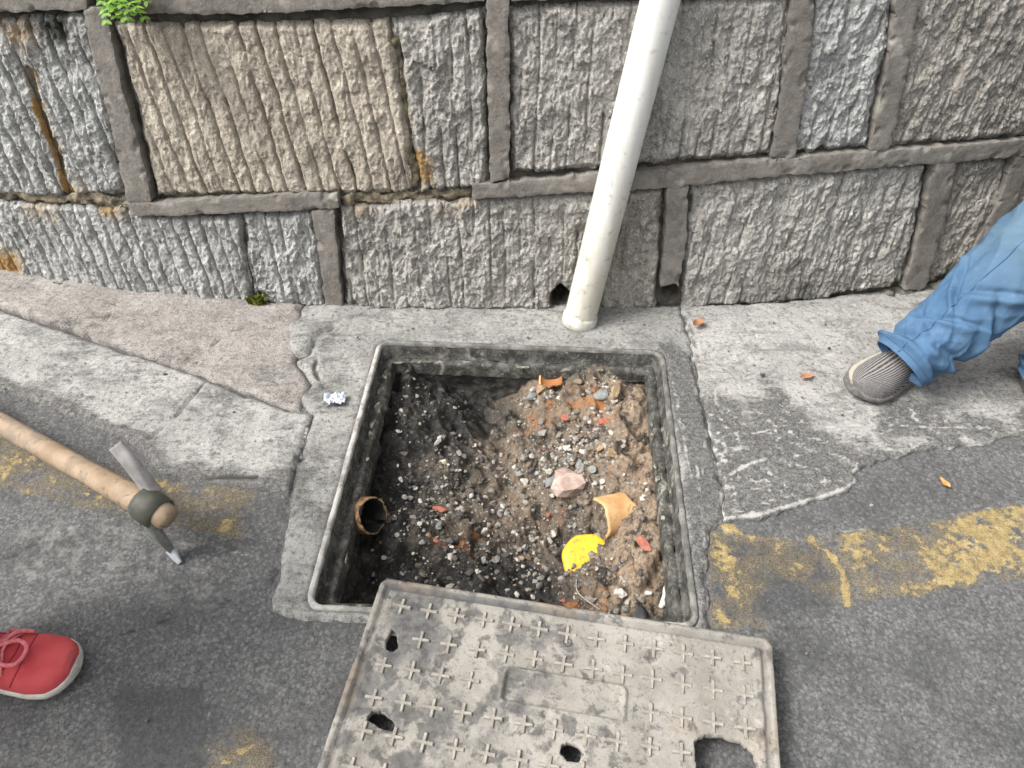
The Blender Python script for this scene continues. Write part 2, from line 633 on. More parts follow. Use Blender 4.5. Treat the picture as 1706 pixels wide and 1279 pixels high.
wall = thing('stone_wall', (0, float(yb(0)), 0), 'rough grey stone retaining wall with raised mortar joints behind the open pit', 'wall')


def stone(px, mat, seed, groove=0.006, spacing=0.040, lean=None, chip=1.0, cracks=(), stains_and_shade=(), pits=(), inset=0.006, res=0.0022, world=None, edge_dark=0.42, base=0.0):
    poly = Wl(px) if world is None else np.array(world, float)
    if seg_area(poly) < 0: poly = poly[::-1]
    cen = poly.mean(0)
    pr = rough(poly, 0.012, 0.005, seed)
    if lean is None: lean = 0.05
    CR = [Wl(c[0]) for c in cracks]

    def hf(P, sd):
        x, z = P[:, 0], P[:, 1]
        u = x + lean * (z - cen[1]) + 0.006 * pn(x * 14, z * 9, seed + 5) + 0.0025 * pn(x * 50, z * 40, seed + 6)
        ph = u / spacing
        cell = np.floor(ph)
        f = np.abs(ph - cell - 0.5) * spacing
        broken = sstep(-0.55 if groove > 0.007 else -0.2, -0.1 if groove > 0.007 else 0.2, pn(cell * 3.7, z * 8 + cell * 1.3, seed + 7))
        amp = 0.5 + 0.8 * ((_hash(cell, cell * 0, seed) & 255) / 255.0)
        h = -1.3 * max(groove, 0.006) * amp * broken * (np.exp(-(f / 0.0024) ** 2) + 0.25 * np.exp(-(f / 0.007) ** 2))
        row = np.floor(ph + 0.5)
        tilt = ((_hash(row, row * 0, seed + 2) & 255) / 255.0 - 0.5)
        h = h + 0.003 * tilt
        n1 = fbm(x * 22, z * 15, seed + 11, 3)
        n2 = pn(x * 60 + 1.2 * n1, z * 36 + 0.8 * n1, seed + 12)
        n3 = pn(x * 125, z * 90, seed + 13)
        n4 = pn(x * 92 + 1.5 * n1, z * 56 + n2, seed + 16)
        w1, c1 = worley(x * 30 + 0.35 * n2, z * 18 + 0.35 * n4, seed + 14)
        w2, c2 = worley(x * 62 + 0.3 * n3, z * 44 + 0.3 * n2, seed + 17)
        fac = (c1 - 0.5) * (x * 30 - np.floor(x * 30) - 0.5) * 0.010
        h = h + 0.70 * chip * (0.007 * n1 + 0.0085 * (c1 - 0.5) + fac + 0.0058 * (c2 - 0.5) + 0.0055 * (0.4 - np.sqrt(np.abs(n2))) + 0.0034 * (0.4 - np.sqrt(np.abs(n4))) + 0.002 * n3)
        for (hx_, hz_, hr_) in pits:
            q = Wl([(hx_, hz_)])[0]
            h = h - 0.11 * np.exp(-(((P - q) ** 2).sum(1) / hr_ ** 2 * (1 + 0.9 * n1 + 0.5 * n2)) ** 2)
        h = h + 0.006 * pn(x * 5, z * 5, seed + 15)
        for q in CR:
            dd = line_d(P, q) + 0.006 * np.abs(pn(x * 30, z * 30, seed + 21))
            h = h - 0.02 * np.exp(-(dd / 0.009) ** 2)
        h = h - 0.011 * (1 - sstep(0, 0.013 + 0.01 * pn(x * 20, z * 20, seed + 3), sd))
        return h - inset + base
    V, F, P, sd = sheet(pr, res, hf, surf, 0.03)
    A = np.zeros((len(P), 3))
    n = fbm(P[:, 0] * 16, P[:, 1] * 16, seed + 40, 3)
    A[:, 1] = edge_dark * np.clip(1 - sd / (0.014 + 0.014 * (n + 0.3)), 0, 1)  # darker towards the edge of the stone
    for c, q in zip(cracks, CR):
        dd = line_d(P, q) + 0.008 * n
        if c[1] == 'ochre': A[:, 0] = np.maximum(A[:, 0], np.exp(-(dd / 0.014) ** 2))
        else: A[:, 1] = np.maximum(A[:, 1], np.exp(-(dd / 0.011) ** 2))
    for (sx, sy, rad, chn, st) in stains_and_shade:
        q = Wl([(sx, sy)])[0]
        A[:, chn] = np.maximum(A[:, chn], st * np.exp(-((P - q) ** 2).sum(1) / rad ** 2 + 0.8 * n))
    return mk('stone', V, F, M[mat], wall, A)


def seg_area(p):
    q = np.roll(p, -1, 0)
    return 0.5 * (p[:, 0] * q[:, 1] - q[:, 0] * p[:, 1]).sum()


stone([(-190, 40), (30, 26), (146, 24), (172, 150), (206, 324), (100, 331), (0, 328), (-260, 306)], 'stone_blue', 11, 0.011, 0.036, 0.10, 1.3,
      cracks=[([(42, 120), (62, 190), (85, 250), (108, 322)], 'ochre')], stains_and_shade=[(30, 60, 0.09, 0, 0.35), (90, 40, 0.10, 1, 0.5), (120, 325, 0.05, 0, 0.6)])
stone([(186, 38), (420, 38), (646, 32), (664, 130), (680, 230), (686, 324), (566, 327), (400, 326), (258, 328), (222, 180)], 'stone_buff', 22, 0.0085, 0.041, 0.14, 0.8,
      stains_and_shade=[(300, 300, 0.1, 0, 0.15)])
stone([(650, 32), (808, 16), (811, 160), (814, 316), (700, 323), (689, 250), (667, 130)], 'stone_grey', 33, 0.004, 0.036, 0.02, 1.35,
      stains_and_shade=[(690, 290, 0.05, 0, 0.8), (675, 200, 0.03, 0, 0.5), (700, 255, 0.03, 0, 0.3)])
stone([(848, 12), (1000, 4), (1325, -4), (1306, 130), (1284, 258), (1100, 274), (960, 284), (852, 292)], 'stone_grey', 44, 0.005, 0.037, -0.02, 1.35, cracks=[])
stone([(1362, -60), (1505, -60), (1478, 100), (1446, 246), (1322, 258), (1340, 130)], 'stone_blue', 55, 0.004, 0.04, -0.08, 1.5)
stone([(1540, -60), (1860, -90), (1830, 215), (1706, 228), (1480, 244), (1510, 100)], 'stone_dark', 66, 0.004, 0.034, -0.14, 1.3)
stone([(-240, 312), (0, 338), (205, 346), (230, 362), (399, 362), (407, 430), (422, 508), (300, 508), (160, 494), (0, 462), (-200, 415)], 'stone_blue', 77, 0.009, 0.037, 0.10, 1.0,
      stains_and_shade=[(5, 440, 0.07, 0, 0.75), (60, 345, 0.07, 0, 0.5), (180, 350, 0.05, 0, 0.5)])
stone([(401, 360), (522, 352), (534, 440), (546, 514), (427, 514), (411, 440)], 'stone_blue', 88, 0.006, 0.034, 0.06, 1.4, stains_and_shade=[(432, 500, 0.025, 2, 1.0), (410, 440, 0.03, 1, 0.6), (405, 370, 0.03, 0, 0.4)])
stone([(562, 345), (700, 335), (785, 334), (960, 324), (1004, 320), (1000, 430), (995, 518), (800, 520), (575, 518), (568, 430)], 'stone_grey', 99, 0.004, 0.036, 0.02, 1.3,
      stains_and_shade=[(600, 345, 0.05, 0, 0.3), (750, 335, 0.07, 0, 0.35), (938, 500, 0.03, 1, 1.6)], pits=[(938, 500, 0.024)])  # the strong black spot paints shade into the hollow
stone([(1008, 320), (1106, 316), (1100, 420), (1094, 522), (1000, 520), (1002, 430)], 'stone_dark', 111, 0.003, 0.05, -0.02, 1.2)
stone([(1152, 308), (1290, 296), (1549, 272), (1532, 370), (1504, 474), (1380, 500), (1240, 512), (1136, 516), (1140, 420)], 'stone_grey', 122, 0.0035, 0.042, -0.10, 1.3, pits=[(1128, 486, 0.014)],
      stains_and_shade=[(1300, 500, 0.16, 1, 0.45), (1480, 480, 0.06, 2, 0.6)])
stone([(1590, 272), (1690, 262), (1672, 330), (1630, 420), (1580, 476), (1545, 478), (1568, 380)], 'stone_dark', 133, 0.002, 0.04, -0.2, 1.35, inset=0.008, stains_and_shade=[(1580, 470, 0.07, 1, 0.6)])
stone([(1712, 262), (1860, 246), (1830, 420), (1706, 448), (1600, 470), (1660, 385)], 'stone_dark', 144, 0.002, 0.04, -0.2, 1.3)

# stones beyond the picture, so that the wall goes on
_t = [(-500, -260), (100, -200), (640, -190), (1100, -200), (1600, -230), (2200, -260)]
zt0 = Wl([(400, 0)])[0][1]
for k, (xa, xb) in enumerate([(-2.6, -1.62), (-1.58, -0.92), (-0.88, -0.1), (-0.06, 0.62), (0.66, 1.3), (1.34, 2.6)]):
    stone(None, ('stone_grey', 'stone_dark', 'stone_blue', 'stone_buff')[k % 4], 200 + k, 0.005, 0.038, 0, 1.2, res=0.012, world=[(xa, zt0 + 0.085), (xb, zt0 + 0.085), (xb, 1.30), (xa, 1.30)])
xl, xr = Wl([(-240, 300)])[0], Wl([(1860, 230)])[0]
for k, (xa, xb, za, zb) in enumerate([(-2.6, xl[0] - 0.06, 0.0, 0.32), (-2.6, xl[0] - 0.06, 0.36, zt0), (xr[0] + 0.05, 2.6, 0.0, 0.32), (xr[0] + 0.05, 2.6, 0.36, zt0)]):
    stone(None, ('stone_grey', 'stone_dark')[k % 2], 230 + k, 0.005, 0.038, 0, 1.2, res=0.012, world=[(xa, za), (xb, za), (xb, zb), (xa, zb)])


def ribbon(px, seed, h=0.010, world=None, dirt=0.15, amp=0.0035):
    poly = Wl(px) if world is None else np.array(world, float)
    if seg_area(poly) < 0: poly = poly[::-1]
    pr = rough(poly, 0.010, amp, seed, 40)

    def hf(P, sd):
        x, z = P[:, 0], P[:, 1]
        return 0.62 * h - 0.001 + 0.0022 * fbm(x * 18, z * 18, seed, 3) + 0.0008 * pn(x * 120, z * 120, seed + 4) - 0.0012 * (1 - sstep(0, 0.004, sd)) - 0.006 * sstep(0.25, 0.42, fbm(x * 26, z * 26, seed + 8, 2)) * (1 - sstep(0.0, 0.02, sd))
    V, F, P, sd = sheet(pr, 0.0045, hf, surf, 0.035, (), True)
    A = np.zeros((len(P), 3))
    n = fbm(P[:, 0] * 14, P[:, 1] * 14, seed + 9, 3)
    A[:, 0] = np.clip(0.9 * (n - 0.30) * 3, 0, 1)
    A[:, 1] = np.clip(dirt + n * 0.5, 0, 1) * 0.5
    return mk('mortar_joint', V, F, M['mortar'], wall, A)


ribbon([(-300, -40), (140, -40), (148, 17), (0, 18), (-260, 26)], 301)
ribbon([(176, -44), (812, -60), (806, 1), (700, 8), (556, 15), (420, 22), (200, 21)], 302)
ribbon([(852, -62), (1100, -60), (1330, -75), (1330, -18), (1000, -6), (852, 1)], 303, 0.008)
ribbon([(139, 10), (176, 10), (204, 140), (230, 230), (256, 334), (214, 336), (190, 220), (164, 120)], 304, 0.013)
ribbon([(206, 337), (400, 327), (500, 320), (562, 324), (566, 344), (520, 348), (390, 352), (300, 357), (222, 358)], 305, 0.015)
ribbon([(809, -58), (847, -58), (849, 150), (849, 296), (817, 304), (812, 150)], 306, 0.012)
ribbon([(786, 306), (818, 304), (1000, 288), (1150, 277), (1290, 263), (1450, 250), (1706, 231), (1860, 219), (1864, 244), (1706, 257), (1560, 270), (1300, 290), (1110, 311), (960, 318), (787, 330)], 307, 0.015)
ribbon([(1324, -66), (1362, -66), (1342, 130), (1322, 261), (1283, 264), (1304, 130)], 308, 0.012)
ribbon([(1500, -66), (1540, -66), (1514, 100), (1480, 247), (1447, 250), (1476, 110)], 309, 0.012)
ribbon([(1112, 311), (1147, 308), (1142, 400), (1131, 476), (1122, 470), (1100, 476), (1106, 400)], 310, 0.012)
ribbon([(520, 350), (556, 346), (563, 430), (572, 514), (544, 514), (534, 440)], 311, 0.011)
ribbon([(1556, 270), (1591, 267), (1570, 380), (1544, 470), (1533, 484), (1504, 480), (1530, 390)], 312, 0.012)
ribbon([(1690, 260), (1724, 257), (1680, 360), (1634, 430), (1612, 424), (1660, 340)], 313, 0.012)
for k, (xa, xb) in enumerate([(-2.6, xl[0] - 0.01), (xr[0] + 0.005, 2.6)]):
    ribbon(None, 330 + k, world=[(xa, 0.32), (xb, 0.32), (xb, 0.36), (xa, 0.36)])
    ribbon(None, 340 + k, world=[(xa, zt0 + 0.005), (xb, zt0 + 0.005), (xb, zt0 + 0.08), (xa, zt0 + 0.08)])


def bk_h(P, sd):
    x, z = P[:, 0], P[:, 1]
    h = -0.022 + 0.006 * fbm(x * 20, z * 20, 5, 3)
    for q, r_ in ((Wl([(938, 500)])[0], 0.026), (Wl([(1122, 488)])[0], 0.018)):       # hollows at the wall's foot
        h = h - 0.10 * np.exp(-(((P - q) ** 2).sum(1) / r_ ** 2) ** 2)
    return h


V, F, P, sd = sheet([(-2.6, -0.12), (2.6, -0.12), (2.6, 1.32), (-2.6, 1.32)], 0.011, bk_h, surf, 0.35)
mk('mortar_bed', V, F, M['backing'], wall)
# thin dirty mortar smears in the joints that have no ribbon
def smear(px, seed, col):
    poly = Wl(px)
    if seg_area(poly) < 0: poly = poly[::-1]
    pr = rough(poly, 0.006, 0.010, seed, 30)
    hf = lambda P, sd: -0.015 + 0.009 * sstep(0, 0.012, sd) * (0.3 + 1.4 * fbm(P[:, 0] * 22, P[:, 1] * 40, seed, 4)) + 0.002 * pn(P[:, 0] * 150, P[:, 1] * 150, seed)
    V, F, P, sd = sheet(pr, 0.004, hf, surf, 0.02)
    mk('mortar_smear', V, F, col, wall)


m_och = plain('ochre_smear', (0.15, 0.125, 0.085), (0.30, 0.255, 0.18), 45, 0.95, 0.1, 0.003, (0.06, 0.054, 0.044), 38, 0.42, 0.58)
smear([(-60, 318), (60, 324), (205, 330), (214, 350), (120, 342), (0, 334), (-60, 328)], 351, m_och)
smear([(560, 330), (690, 320), (790, 316), (788, 334), (700, 336), (566, 346)], 352, m_och)
smear([(640, 34), (654, 34), (676, 140), (700, 315), (682, 318), (662, 140)], 353, plain('dark_smear', (0.06, 0.055, 0.045), (0.16, 0.13, 0.08), 50, 0.95, 0.1, 0.002))
# the broken mossy footing along the right of the wall's base
m_foot = plain('mossy_footing', (0.10, 0.096, 0.084), (0.19, 0.18, 0.16), 40, 0.95, 0.1, 0.003, (0.045, 0.055, 0.017), 26, 0.5, 0.64)
pf = rough(Wl([(1136, 521), (1240, 517), (1380, 505), (1500, 484), (1560, 474), (1640, 452), (1660, 462), (1580, 490), (1500, 501), (1380, 519), (1240, 529), (1136, 530)]), 0.01, 0.008, 361, 30)
V, F, P, sd = sheet(pf, 0.004, lambda P, sd: 0.006 + 0.02 * fbm(P[:, 0] * 30, P[:, 1] * 30, 8, 3) - 0.012 * (1 - sstep(0, 0.01, sd)), surf, 0.03)
mk('footing', V, F, m_foot, wall)

# ------------------------------------------------------------------ ground
FR = Gp([(512, 1024), (1169, 1047), (1103, 590), (627, 567)])     # outer corners of the manhole frame
fc = FR.mean(0)
ux = (FR[1] - FR[0]) + (FR[2] - FR[3])
ux /= np.hypot(*ux)
uy = np.array([-ux[1], ux[0]])
FWX = 0.5 * (np.hypot(*(FR[1] - FR[0])) + np.hypot(*(FR[2] - FR[3])))
FWY = 0.5 * (np.hypot(*(FR[3] - FR[0])) + np.hypot(*(FR[2] - FR[1])))
print('frame', FWX, FWY, math.degrees(math.atan2(ux[1], ux[0])), fc)


def fl(a, b):
    """frame coordinates (-1..1 each way, in half widths) -> ground plan"""
    a, b = np.asarray(a, float), np.asarray(b, float)
    return fc + a[..., None] * ux * FWX / 2 + b[..., None] * uy * FWY / 2


def rrect(ox, r, n=6):
    """rounded rectangle inset by ox from the frame's outer edge, in plan"""
    hx, hy = FWX / 2 - ox, FWY / 2 - ox
    r = max(r, 0.001)
    pts = []
    for cx, cy, a0 in ((hx - r, -hy + r, -90), (hx - r, hy - r, 0), (-hx + r, hy - r, 90), (-hx + r, -hy + r, 180)):
        for i in range(n):
            a = R(a0 + 90 * i / (n - 1))
            p = np.array([cx + r * math.cos(a), cy + r * math.sin(a)])
            pts.append(fc + p[0] * ux + p[1] * uy)
    return np.array(pts)


FRAME_OUT = rrect(0.004, 0.02)


def gl(P):
    """gentle roll of the street"""
    x, y = P[:, 0], P[:, 1]
    d = np.clip(np.hypot(x - fc[0], y - fc[1]) - 0.5, 0, 1)
    return 0.012 * d * pn(x * 2.2, y * 2.2, 3) + 0.0015 * pn(x * 7, y * 7, 4)


def gmap(P, h):
    return np.stack([P[:, 0], P[:, 1], h], 1)


def blob(P, px, rad):
    q = G(px[0], px[1])
    return np.exp(-((P - q) ** 2).sum(1) / rad ** 2)


def inpoly(P, px, soft=0.02, nz=0.0):
    s, _ = seg_sd(P, Gp(px))
    return sstep(-soft, soft, s + nz)


# the asphalt
def road_h(P, sd):
    x, y = P[:, 0], P[:, 1]
    return gl(P) + 0.0022 * fbm(x * 40, y * 40, 31, 3) + 0.0012 * pn(x * 170, y * 170, 35) - 0.006 * (patch_edge(P))


seams = [[(440, 985), (380, 1000), (330, 1015), (250, 1040), (180, 1062)], [(480, 830), (470, 900), (462, 950), (446, 985), (440, 1020)],
         [(0, 935), (60, 905), (120, 880)], [(1180, 1048), (1300, 1046), (1395, 1032), (1412, 1008)]]
SEAM = [Gp(s) for s in seams]


def patch_edge(P):
    d = np.full(len(P), 1e9)
    for s in SEAM:
        d = np.minimum(d, line_d(P, s))
    d = d + 0.022 * np.abs(fbm(P[:, 0] * 13, P[:, 1] * 13, 61, 4)) + 0.005 * np.abs(pn(P[:, 0] * 70, P[:, 1] * 70, 62))
    return np.exp(-(d / 0.0065) ** 2)


road_poly = np.array([(-1.75, 0.22), (1.75, 0.22), (1.75, 1.95), (-1.75, 1.95)])
V, F, P, sd = sheet(road_poly, 0.0052, road_h, gmap, 0.03, [FRAME_OUT])
x, y = P[:, 0], P[:, 1]
n = fbm(x * 9, y * 9, 71, 4)
nf = fbm(x * 30, y * 30, 72, 3)
A = np.ones((len(P), 4))
tone = 0.25 + 0.5 * n
tone = np.maximum(tone, 0.62 * inpoly(P, [(1180, 890), (1370, 905), (1405, 1000), (1390, 1030), (1190, 1042)], 0.02, 0.02 * n))
tone = np.maximum(tone, 0.75 * inpoly(P, [(190, 1145), (345, 1135), (350, 1300), (190, 1300)], 0.02, 0.02 * n))
A[:, 0] = np.clip(tone, 0, 1)
yl = 0.36 * inpoly(P, [(1345, 895), (1480, 880), (1706, 838), (1950, 800), (1950, 930), (1706, 962), (1560, 985), (1410, 1006), (1412, 960), (1395, 925)], 0.004, 0.008 * nf)
yl = np.maximum(yl, 0.32 * inpoly(P, [(1180, 868), (1215, 868), (1240, 890), (1370, 905), (1412, 1005), (1395, 1030), (1290, 1046), (1182, 1046)], 0.004, 0.006 * nf))
yl *= 0.92 + 0.5 * n
for (bx, by, rr, s) in [(1615, 870, 0.075, 0.3), (1680, 930, 0.07, 0.34), (1560, 960, 0.06, 0.34), (1600, 925, 0.05, 0.25), (1700, 870, 0.06, 0.3), (1415, 905, 0.05, 0.3), (1470, 900, 0.03, 0.2),
                       (1205, 880, 0.028, 0.6), (1208, 930, 0.03, 0.45), (1220, 980, 0.03, 0.3), (1205, 1030, 0.03, 0.35), (1290, 912, 0.04, 0.2), (1325, 950, 0.03, 0.2), (1650, 1000, 0.03, -0.2), (1500, 940, 0.06, -0.06), (1320, 1010, 0.06, -0.25)]:
    yl = yl + s * blob(P, (bx, by), rr) * (yl > 0.02)
edge = line_d(P, Gp([(1350, 900), (1385, 925), (1402, 950), (1410, 975), (1412, 1004)]))
yl = np.maximum(yl, 0.95 * np.exp(-((edge + 0.004 * nf) / 0.009) ** 2))
yl = np.maximum(yl, 0.46 * inpoly(P, [(-300, 640), (0, 700), (130, 760), (300, 805), (440, 815), (400, 900), (250, 870), (120, 840), (0, 810), (-300, 760)], 0.01, 0.012 * nf) * (0.9 + 0.7 * n))
yl = np.maximum(yl, 0.62 * blob(P, (375, 865), 0.018))
yl = np.maximum(yl, 0.55 * blob(P, (390, 1280), 0.06) * (n > -0.1))
A[:, 1] = np.clip(yl, 0, 1)
pale = np.zeros(len(P))
for pl in ([(1360, 892), (1480, 878), (1600, 856), (1720, 832)], [(0, 915), (60, 900), (170, 860)], [(340, 905), (400, 922), (440, 930)], [(345, 1140), (348, 1280)], [(215, 1150), (300, 1135), (345, 1138)], [(1250, 1048), (1395, 1028)], [(500, 1180), (440, 1210)]):
    pale = np.maximum(pale, 0.6 * np.exp(-((line_d(P, Gp(pl)) + 0.012 * np.abs(nf)) / 0.0045) ** 2))
pale = np.maximum(pale, 0.35 * inpoly(P, [(0, 860), (200, 840), (460, 930), (440, 1010), (0, 1000)], 0.06, 0.05 * n))
A[:, 2] = np.clip(pale, 0, 1)
A[:, 3] = np.clip(1 - 0.55 * patch_edge(P) * (0.5 + 0.9 * sstep(-0.3, 0.3, n)), 0, 1)
meta(mk('road', V, F, M['asphalt'], None, A, origin=(0, 0, 0)), kind='structure')

# the street beyond the near stretch, four plain sheets round it
far = Mat('far_asphalt', 0.9, 0.25)
nn = far.noise(60, 4, 0.65)
fm = far.done(far.mix(far.rng(nn, 0.3, 0.7), (0.06, 0.06, 0.06), (0.13, 0.128, 0.125)))
a, b, c0, d0, E = -1.74, 1.74, 0.23, 1.94, 220.0
Vf = np.array([(-E, -E, -0.012), (E, -E, -0.012), (E, c0, -0.012), (-E, c0, -0.012), (-E, d0, -0.012), (E, d0, -0.012), (E, E, -0.012), (-E, E, -0.012), (a, c0, -0.012), (a, d0, -0.012), (b, c0, -0.012), (b, d0, -0.012)])
meta(mk('ground', Vf, np.array([(0, 1, 2, 3), (4, 5, 6, 7), (3, 8, 9, 4), (10, 2, 5, 11)]), fm, None, None, False, origin=(0, 0, -0.012)), kind='structure')


def pavement(name, poly, mat, z, res, seed, attrf, amp=0.004, eamp=0.006, bumps=1.0, holes=(), edge_w=0.012, cracks=(), freq=25, hx=None):
    pr = rough(poly, 0.010, eamp, seed, freq)
    if seg_area(pr) < 0: pr = pr[::-1]
    CR = [Gp(c) for c in cracks]

    def crk(P):
        d = np.full(len(P), 1e9)
        for q in CR: d = np.minimum(d, line_d(P, q))
        d = d + 0.012 * np.abs(fbm(P[:, 0] * 18, P[:, 1] * 18, seed + 3, 3))
        return d

    def hf(P, sd):
        x, y = P[:, 0], P[:, 1]
        h = gl(P) + z * sstep(-0.004, edge_w, sd)
        h = h + bumps * (amp * fbm(x * 14, y * 14, seed, 4) + 0.0016 * pn(x * 60, y * 60, seed + 6) + 0.0012 * pn(x * 140, y * 140, seed + 7))
        if CR: h = h - 0.007 * np.exp(-(crk(P) / 0.005) ** 2)
        if hx is not None: h = h + hx(P)
        return h
    V, F, P, sd = sheet(pr, res, hf, gmap, 0.022, holes)
    A = np.zeros((len(P), 4))
    A[:, 3] = 1
    if CR: A[:, 3] = 1 - np.exp(-(crk(P) / 0.006) ** 2) * (0.55 + 0.7 * sstep(-0.2, 0.3, fbm(P[:, 0] * 8, P[:, 1] * 8, seed + 9, 2)))
    attrf(P, sd, A)
    o = mk(name, V, F, mat, None, np.clip(A, 0, 1), origin=(0, 0, 0))
    return meta(o, kind='structure')


# pinkish gritty strip along the foot of the wall, left
def at_strip(P, sd, A):
    n = fbm(P[:, 0] * 7, P[:, 1] * 7, 401, 4)
    A[:, 1] = 0.5 + 0.7 * n
    A[:, 0] = np.clip(0.2 + 0.6 * n, 0, 0.7)
    A[:, 0] = np.maximum(A[:, 0], 0.5 * sstep(-0.75, -0.30, P[:, 0]))
    A[:, 0] = np.maximum(A[:, 0], 0.5 * inpoly(P, [(380, 610), (500, 600), (520, 680), (460, 690)], 0.05))


back = lambda px: [tuple(p) for p in px]
wb = Gp([(-250, 395), (-100, 432), (0, 452), (200, 487), (430, 506), (505, 510)])
strip = np.vstack([wb, Gp([(500, 560), (494, 612), (520, 640), (500, 690), (470, 680), (300, 616), (120, 556), (0, 516), (-250, 440)])])
pavement('gritty_pavement', strip, M['strip'], 0.012, 0.005, 411, at_strip, cracks=[[(195, 515), (182, 545)], [(330, 610), (380, 560), (410, 555)]], hx=lambda P: 0.012 * sstep(0.0, 0.25, P[:, 1] - 1.3) * sstep(-0.4, -1.0, P[:, 0]))


# pale slab, left
def at_slab(P, sd, A):
    n = fbm(P[:, 0] * 6, P[:, 1] * 6, 421, 4)
    low = sstep(0.0, 0.16, -(P[:, 1] - np.interp(P[:, 0], *Gp([(0, 610), (150, 690), (300, 770), (470, 800)])[:, :2].T)))
    A[:, 0] = np.clip(0.34 + 0.5 * n + 0.45 * low, 0, 1)
    A[:, 0] = np.maximum(A[:, 0], 0.75 * inpoly(P, [(240, 790), (350, 770), (480, 790), (490, 850), (300, 840)], 0.06, 0.04 * n))
    A[:, 2] = np.clip(0.6 * n, 0, 1) * (1 - low)
    fe = (1 - sstep(0.0, 0.07 + 0.05 * n, sd)) * sstep(0.02, -0.05, P[:, 1] - np.interp(P[:, 0], *Gp([(0, 590), (150, 660), (300, 730), (470, 770)])[:, :2].T))
    A[:, 0] = np.maximum(A[:, 0], 0.95 * fe)
    A[:, 0] = np.maximum(A[:, 0], 0.5 * inpoly(P, [(210, 1000 - 350), (310, 640), (340, 700), (250, 720)], 0.03) * 0)


slab = Gp([(-250, 444), (0, 519), (120, 559), (300, 619), (470, 684), (520, 692), (500, 760), (482, 828), (440, 818), (350, 806), (270, 790), (215, 738), (100, 690), (0, 652), (-250, 580)])
pavement('pavement', slab, M['apron'], 0.011, 0.0048, 431, at_slab, cracks=[[(345, 640), (300, 695), (255, 735)], [(330, 800), (430, 800)]], eamp=0.004)


# concrete collar round the manhole frame
def at_col(P, sd, A):
    x, y = P[:, 0], P[:, 1]
    n = fbm(x * 8, y * 8, 441, 4)
    A[:, 0] = np.clip(0.30 + 0.45 * n, 0, 1)
    right = inpoly(P, [(1098, 575), (1150, 590), (1185, 720), (1215, 870), (1190, 1060), (1160, 1060), (1140, 800)], 0.025, 0.02 * n)
    A[:, 0] = np.maximum(A[:, 0], 1.0 * right)
    A[:, 0] = np.maximum(A[:, 0], 0.6 * inpoly(P, [(440, 640), (600, 640), (560, 800), (520, 1000), (440, 1000)], 0.05, 0.05 * n) * (0.6 + n))
    lime = np.zeros(len(P))
    for pl in ([(1150, 590), (1168, 660), (1182, 740), (1200, 820), (1205, 866), (1190, 885), (1178, 900)], [(1160, 780), (1172, 900), (1180, 1040)], [(1120, 640), (1150, 800)]):
        lime = np.maximum(lime, 0.8 * np.exp(-((line_d(P, Gp(pl)) + 0.012 * np.abs(fbm(x * 22, y * 22, 446, 3))) / 0.0055) ** 2))
    lime = np.maximum(lime, 0.5 * sstep(0.12, 0.4, fbm(x * 60, y * 14, 447, 3)) * right)
    top = inpoly(P, [(540, 520), (1130, 525), (1120, 565), (620, 560)], 0.03, 0.02 * n)
    A[:, 0] *= 1 - 0.75 * top
    A[:, 2] = np.maximum(lime, 0.35 * top * sstep(-0.2, 0.4, n))
    A[:, 1] = 0.25 * inpoly(P, [(480, 600), (560, 590), (540, 690), (480, 690)], 0.03)


wb2 = Gp([(505, 511), (600, 508), (800, 508), (950, 508), (1130, 512)])
collar = np.vstack([Gp([(452, 1020), (466, 960), (486, 832), (504, 760), (524, 692), (496, 668), (520, 642), (498, 612), (478, 585), (482, 548), (500, 526)]), wb2, Gp([(1148, 560), (1160, 620), (1180, 720), (1200, 800), (1208, 868), (1184, 886), (1178, 960), (1182, 1056), (800, 1046), (620, 1036), (510, 1034)])])
bump_l = lambda P: 0.012 * blob(P, (500, 560), 0.05) + 0.010 * blob(P, (560, 520), 0.05) + 0.012 * blob(P, (530, 570), 0.04) - 0.010 * np.exp(-(line_d(P, Gp([(470, 612), (515, 590), (540, 560), (556, 548)])) / 0.012) ** 2)
pavement('concrete_surround', collar, M['collar'], 0.009, 0.004, 451, at_col, amp=0.0035, holes=[FRAME_OUT], cracks=[[(470, 608), (512, 594), (536, 566), (556, 548)], [(536, 570), (524, 620), (540, 650)], [(1150, 600), (1165, 650), (1180, 720)]], hx=bump_l)


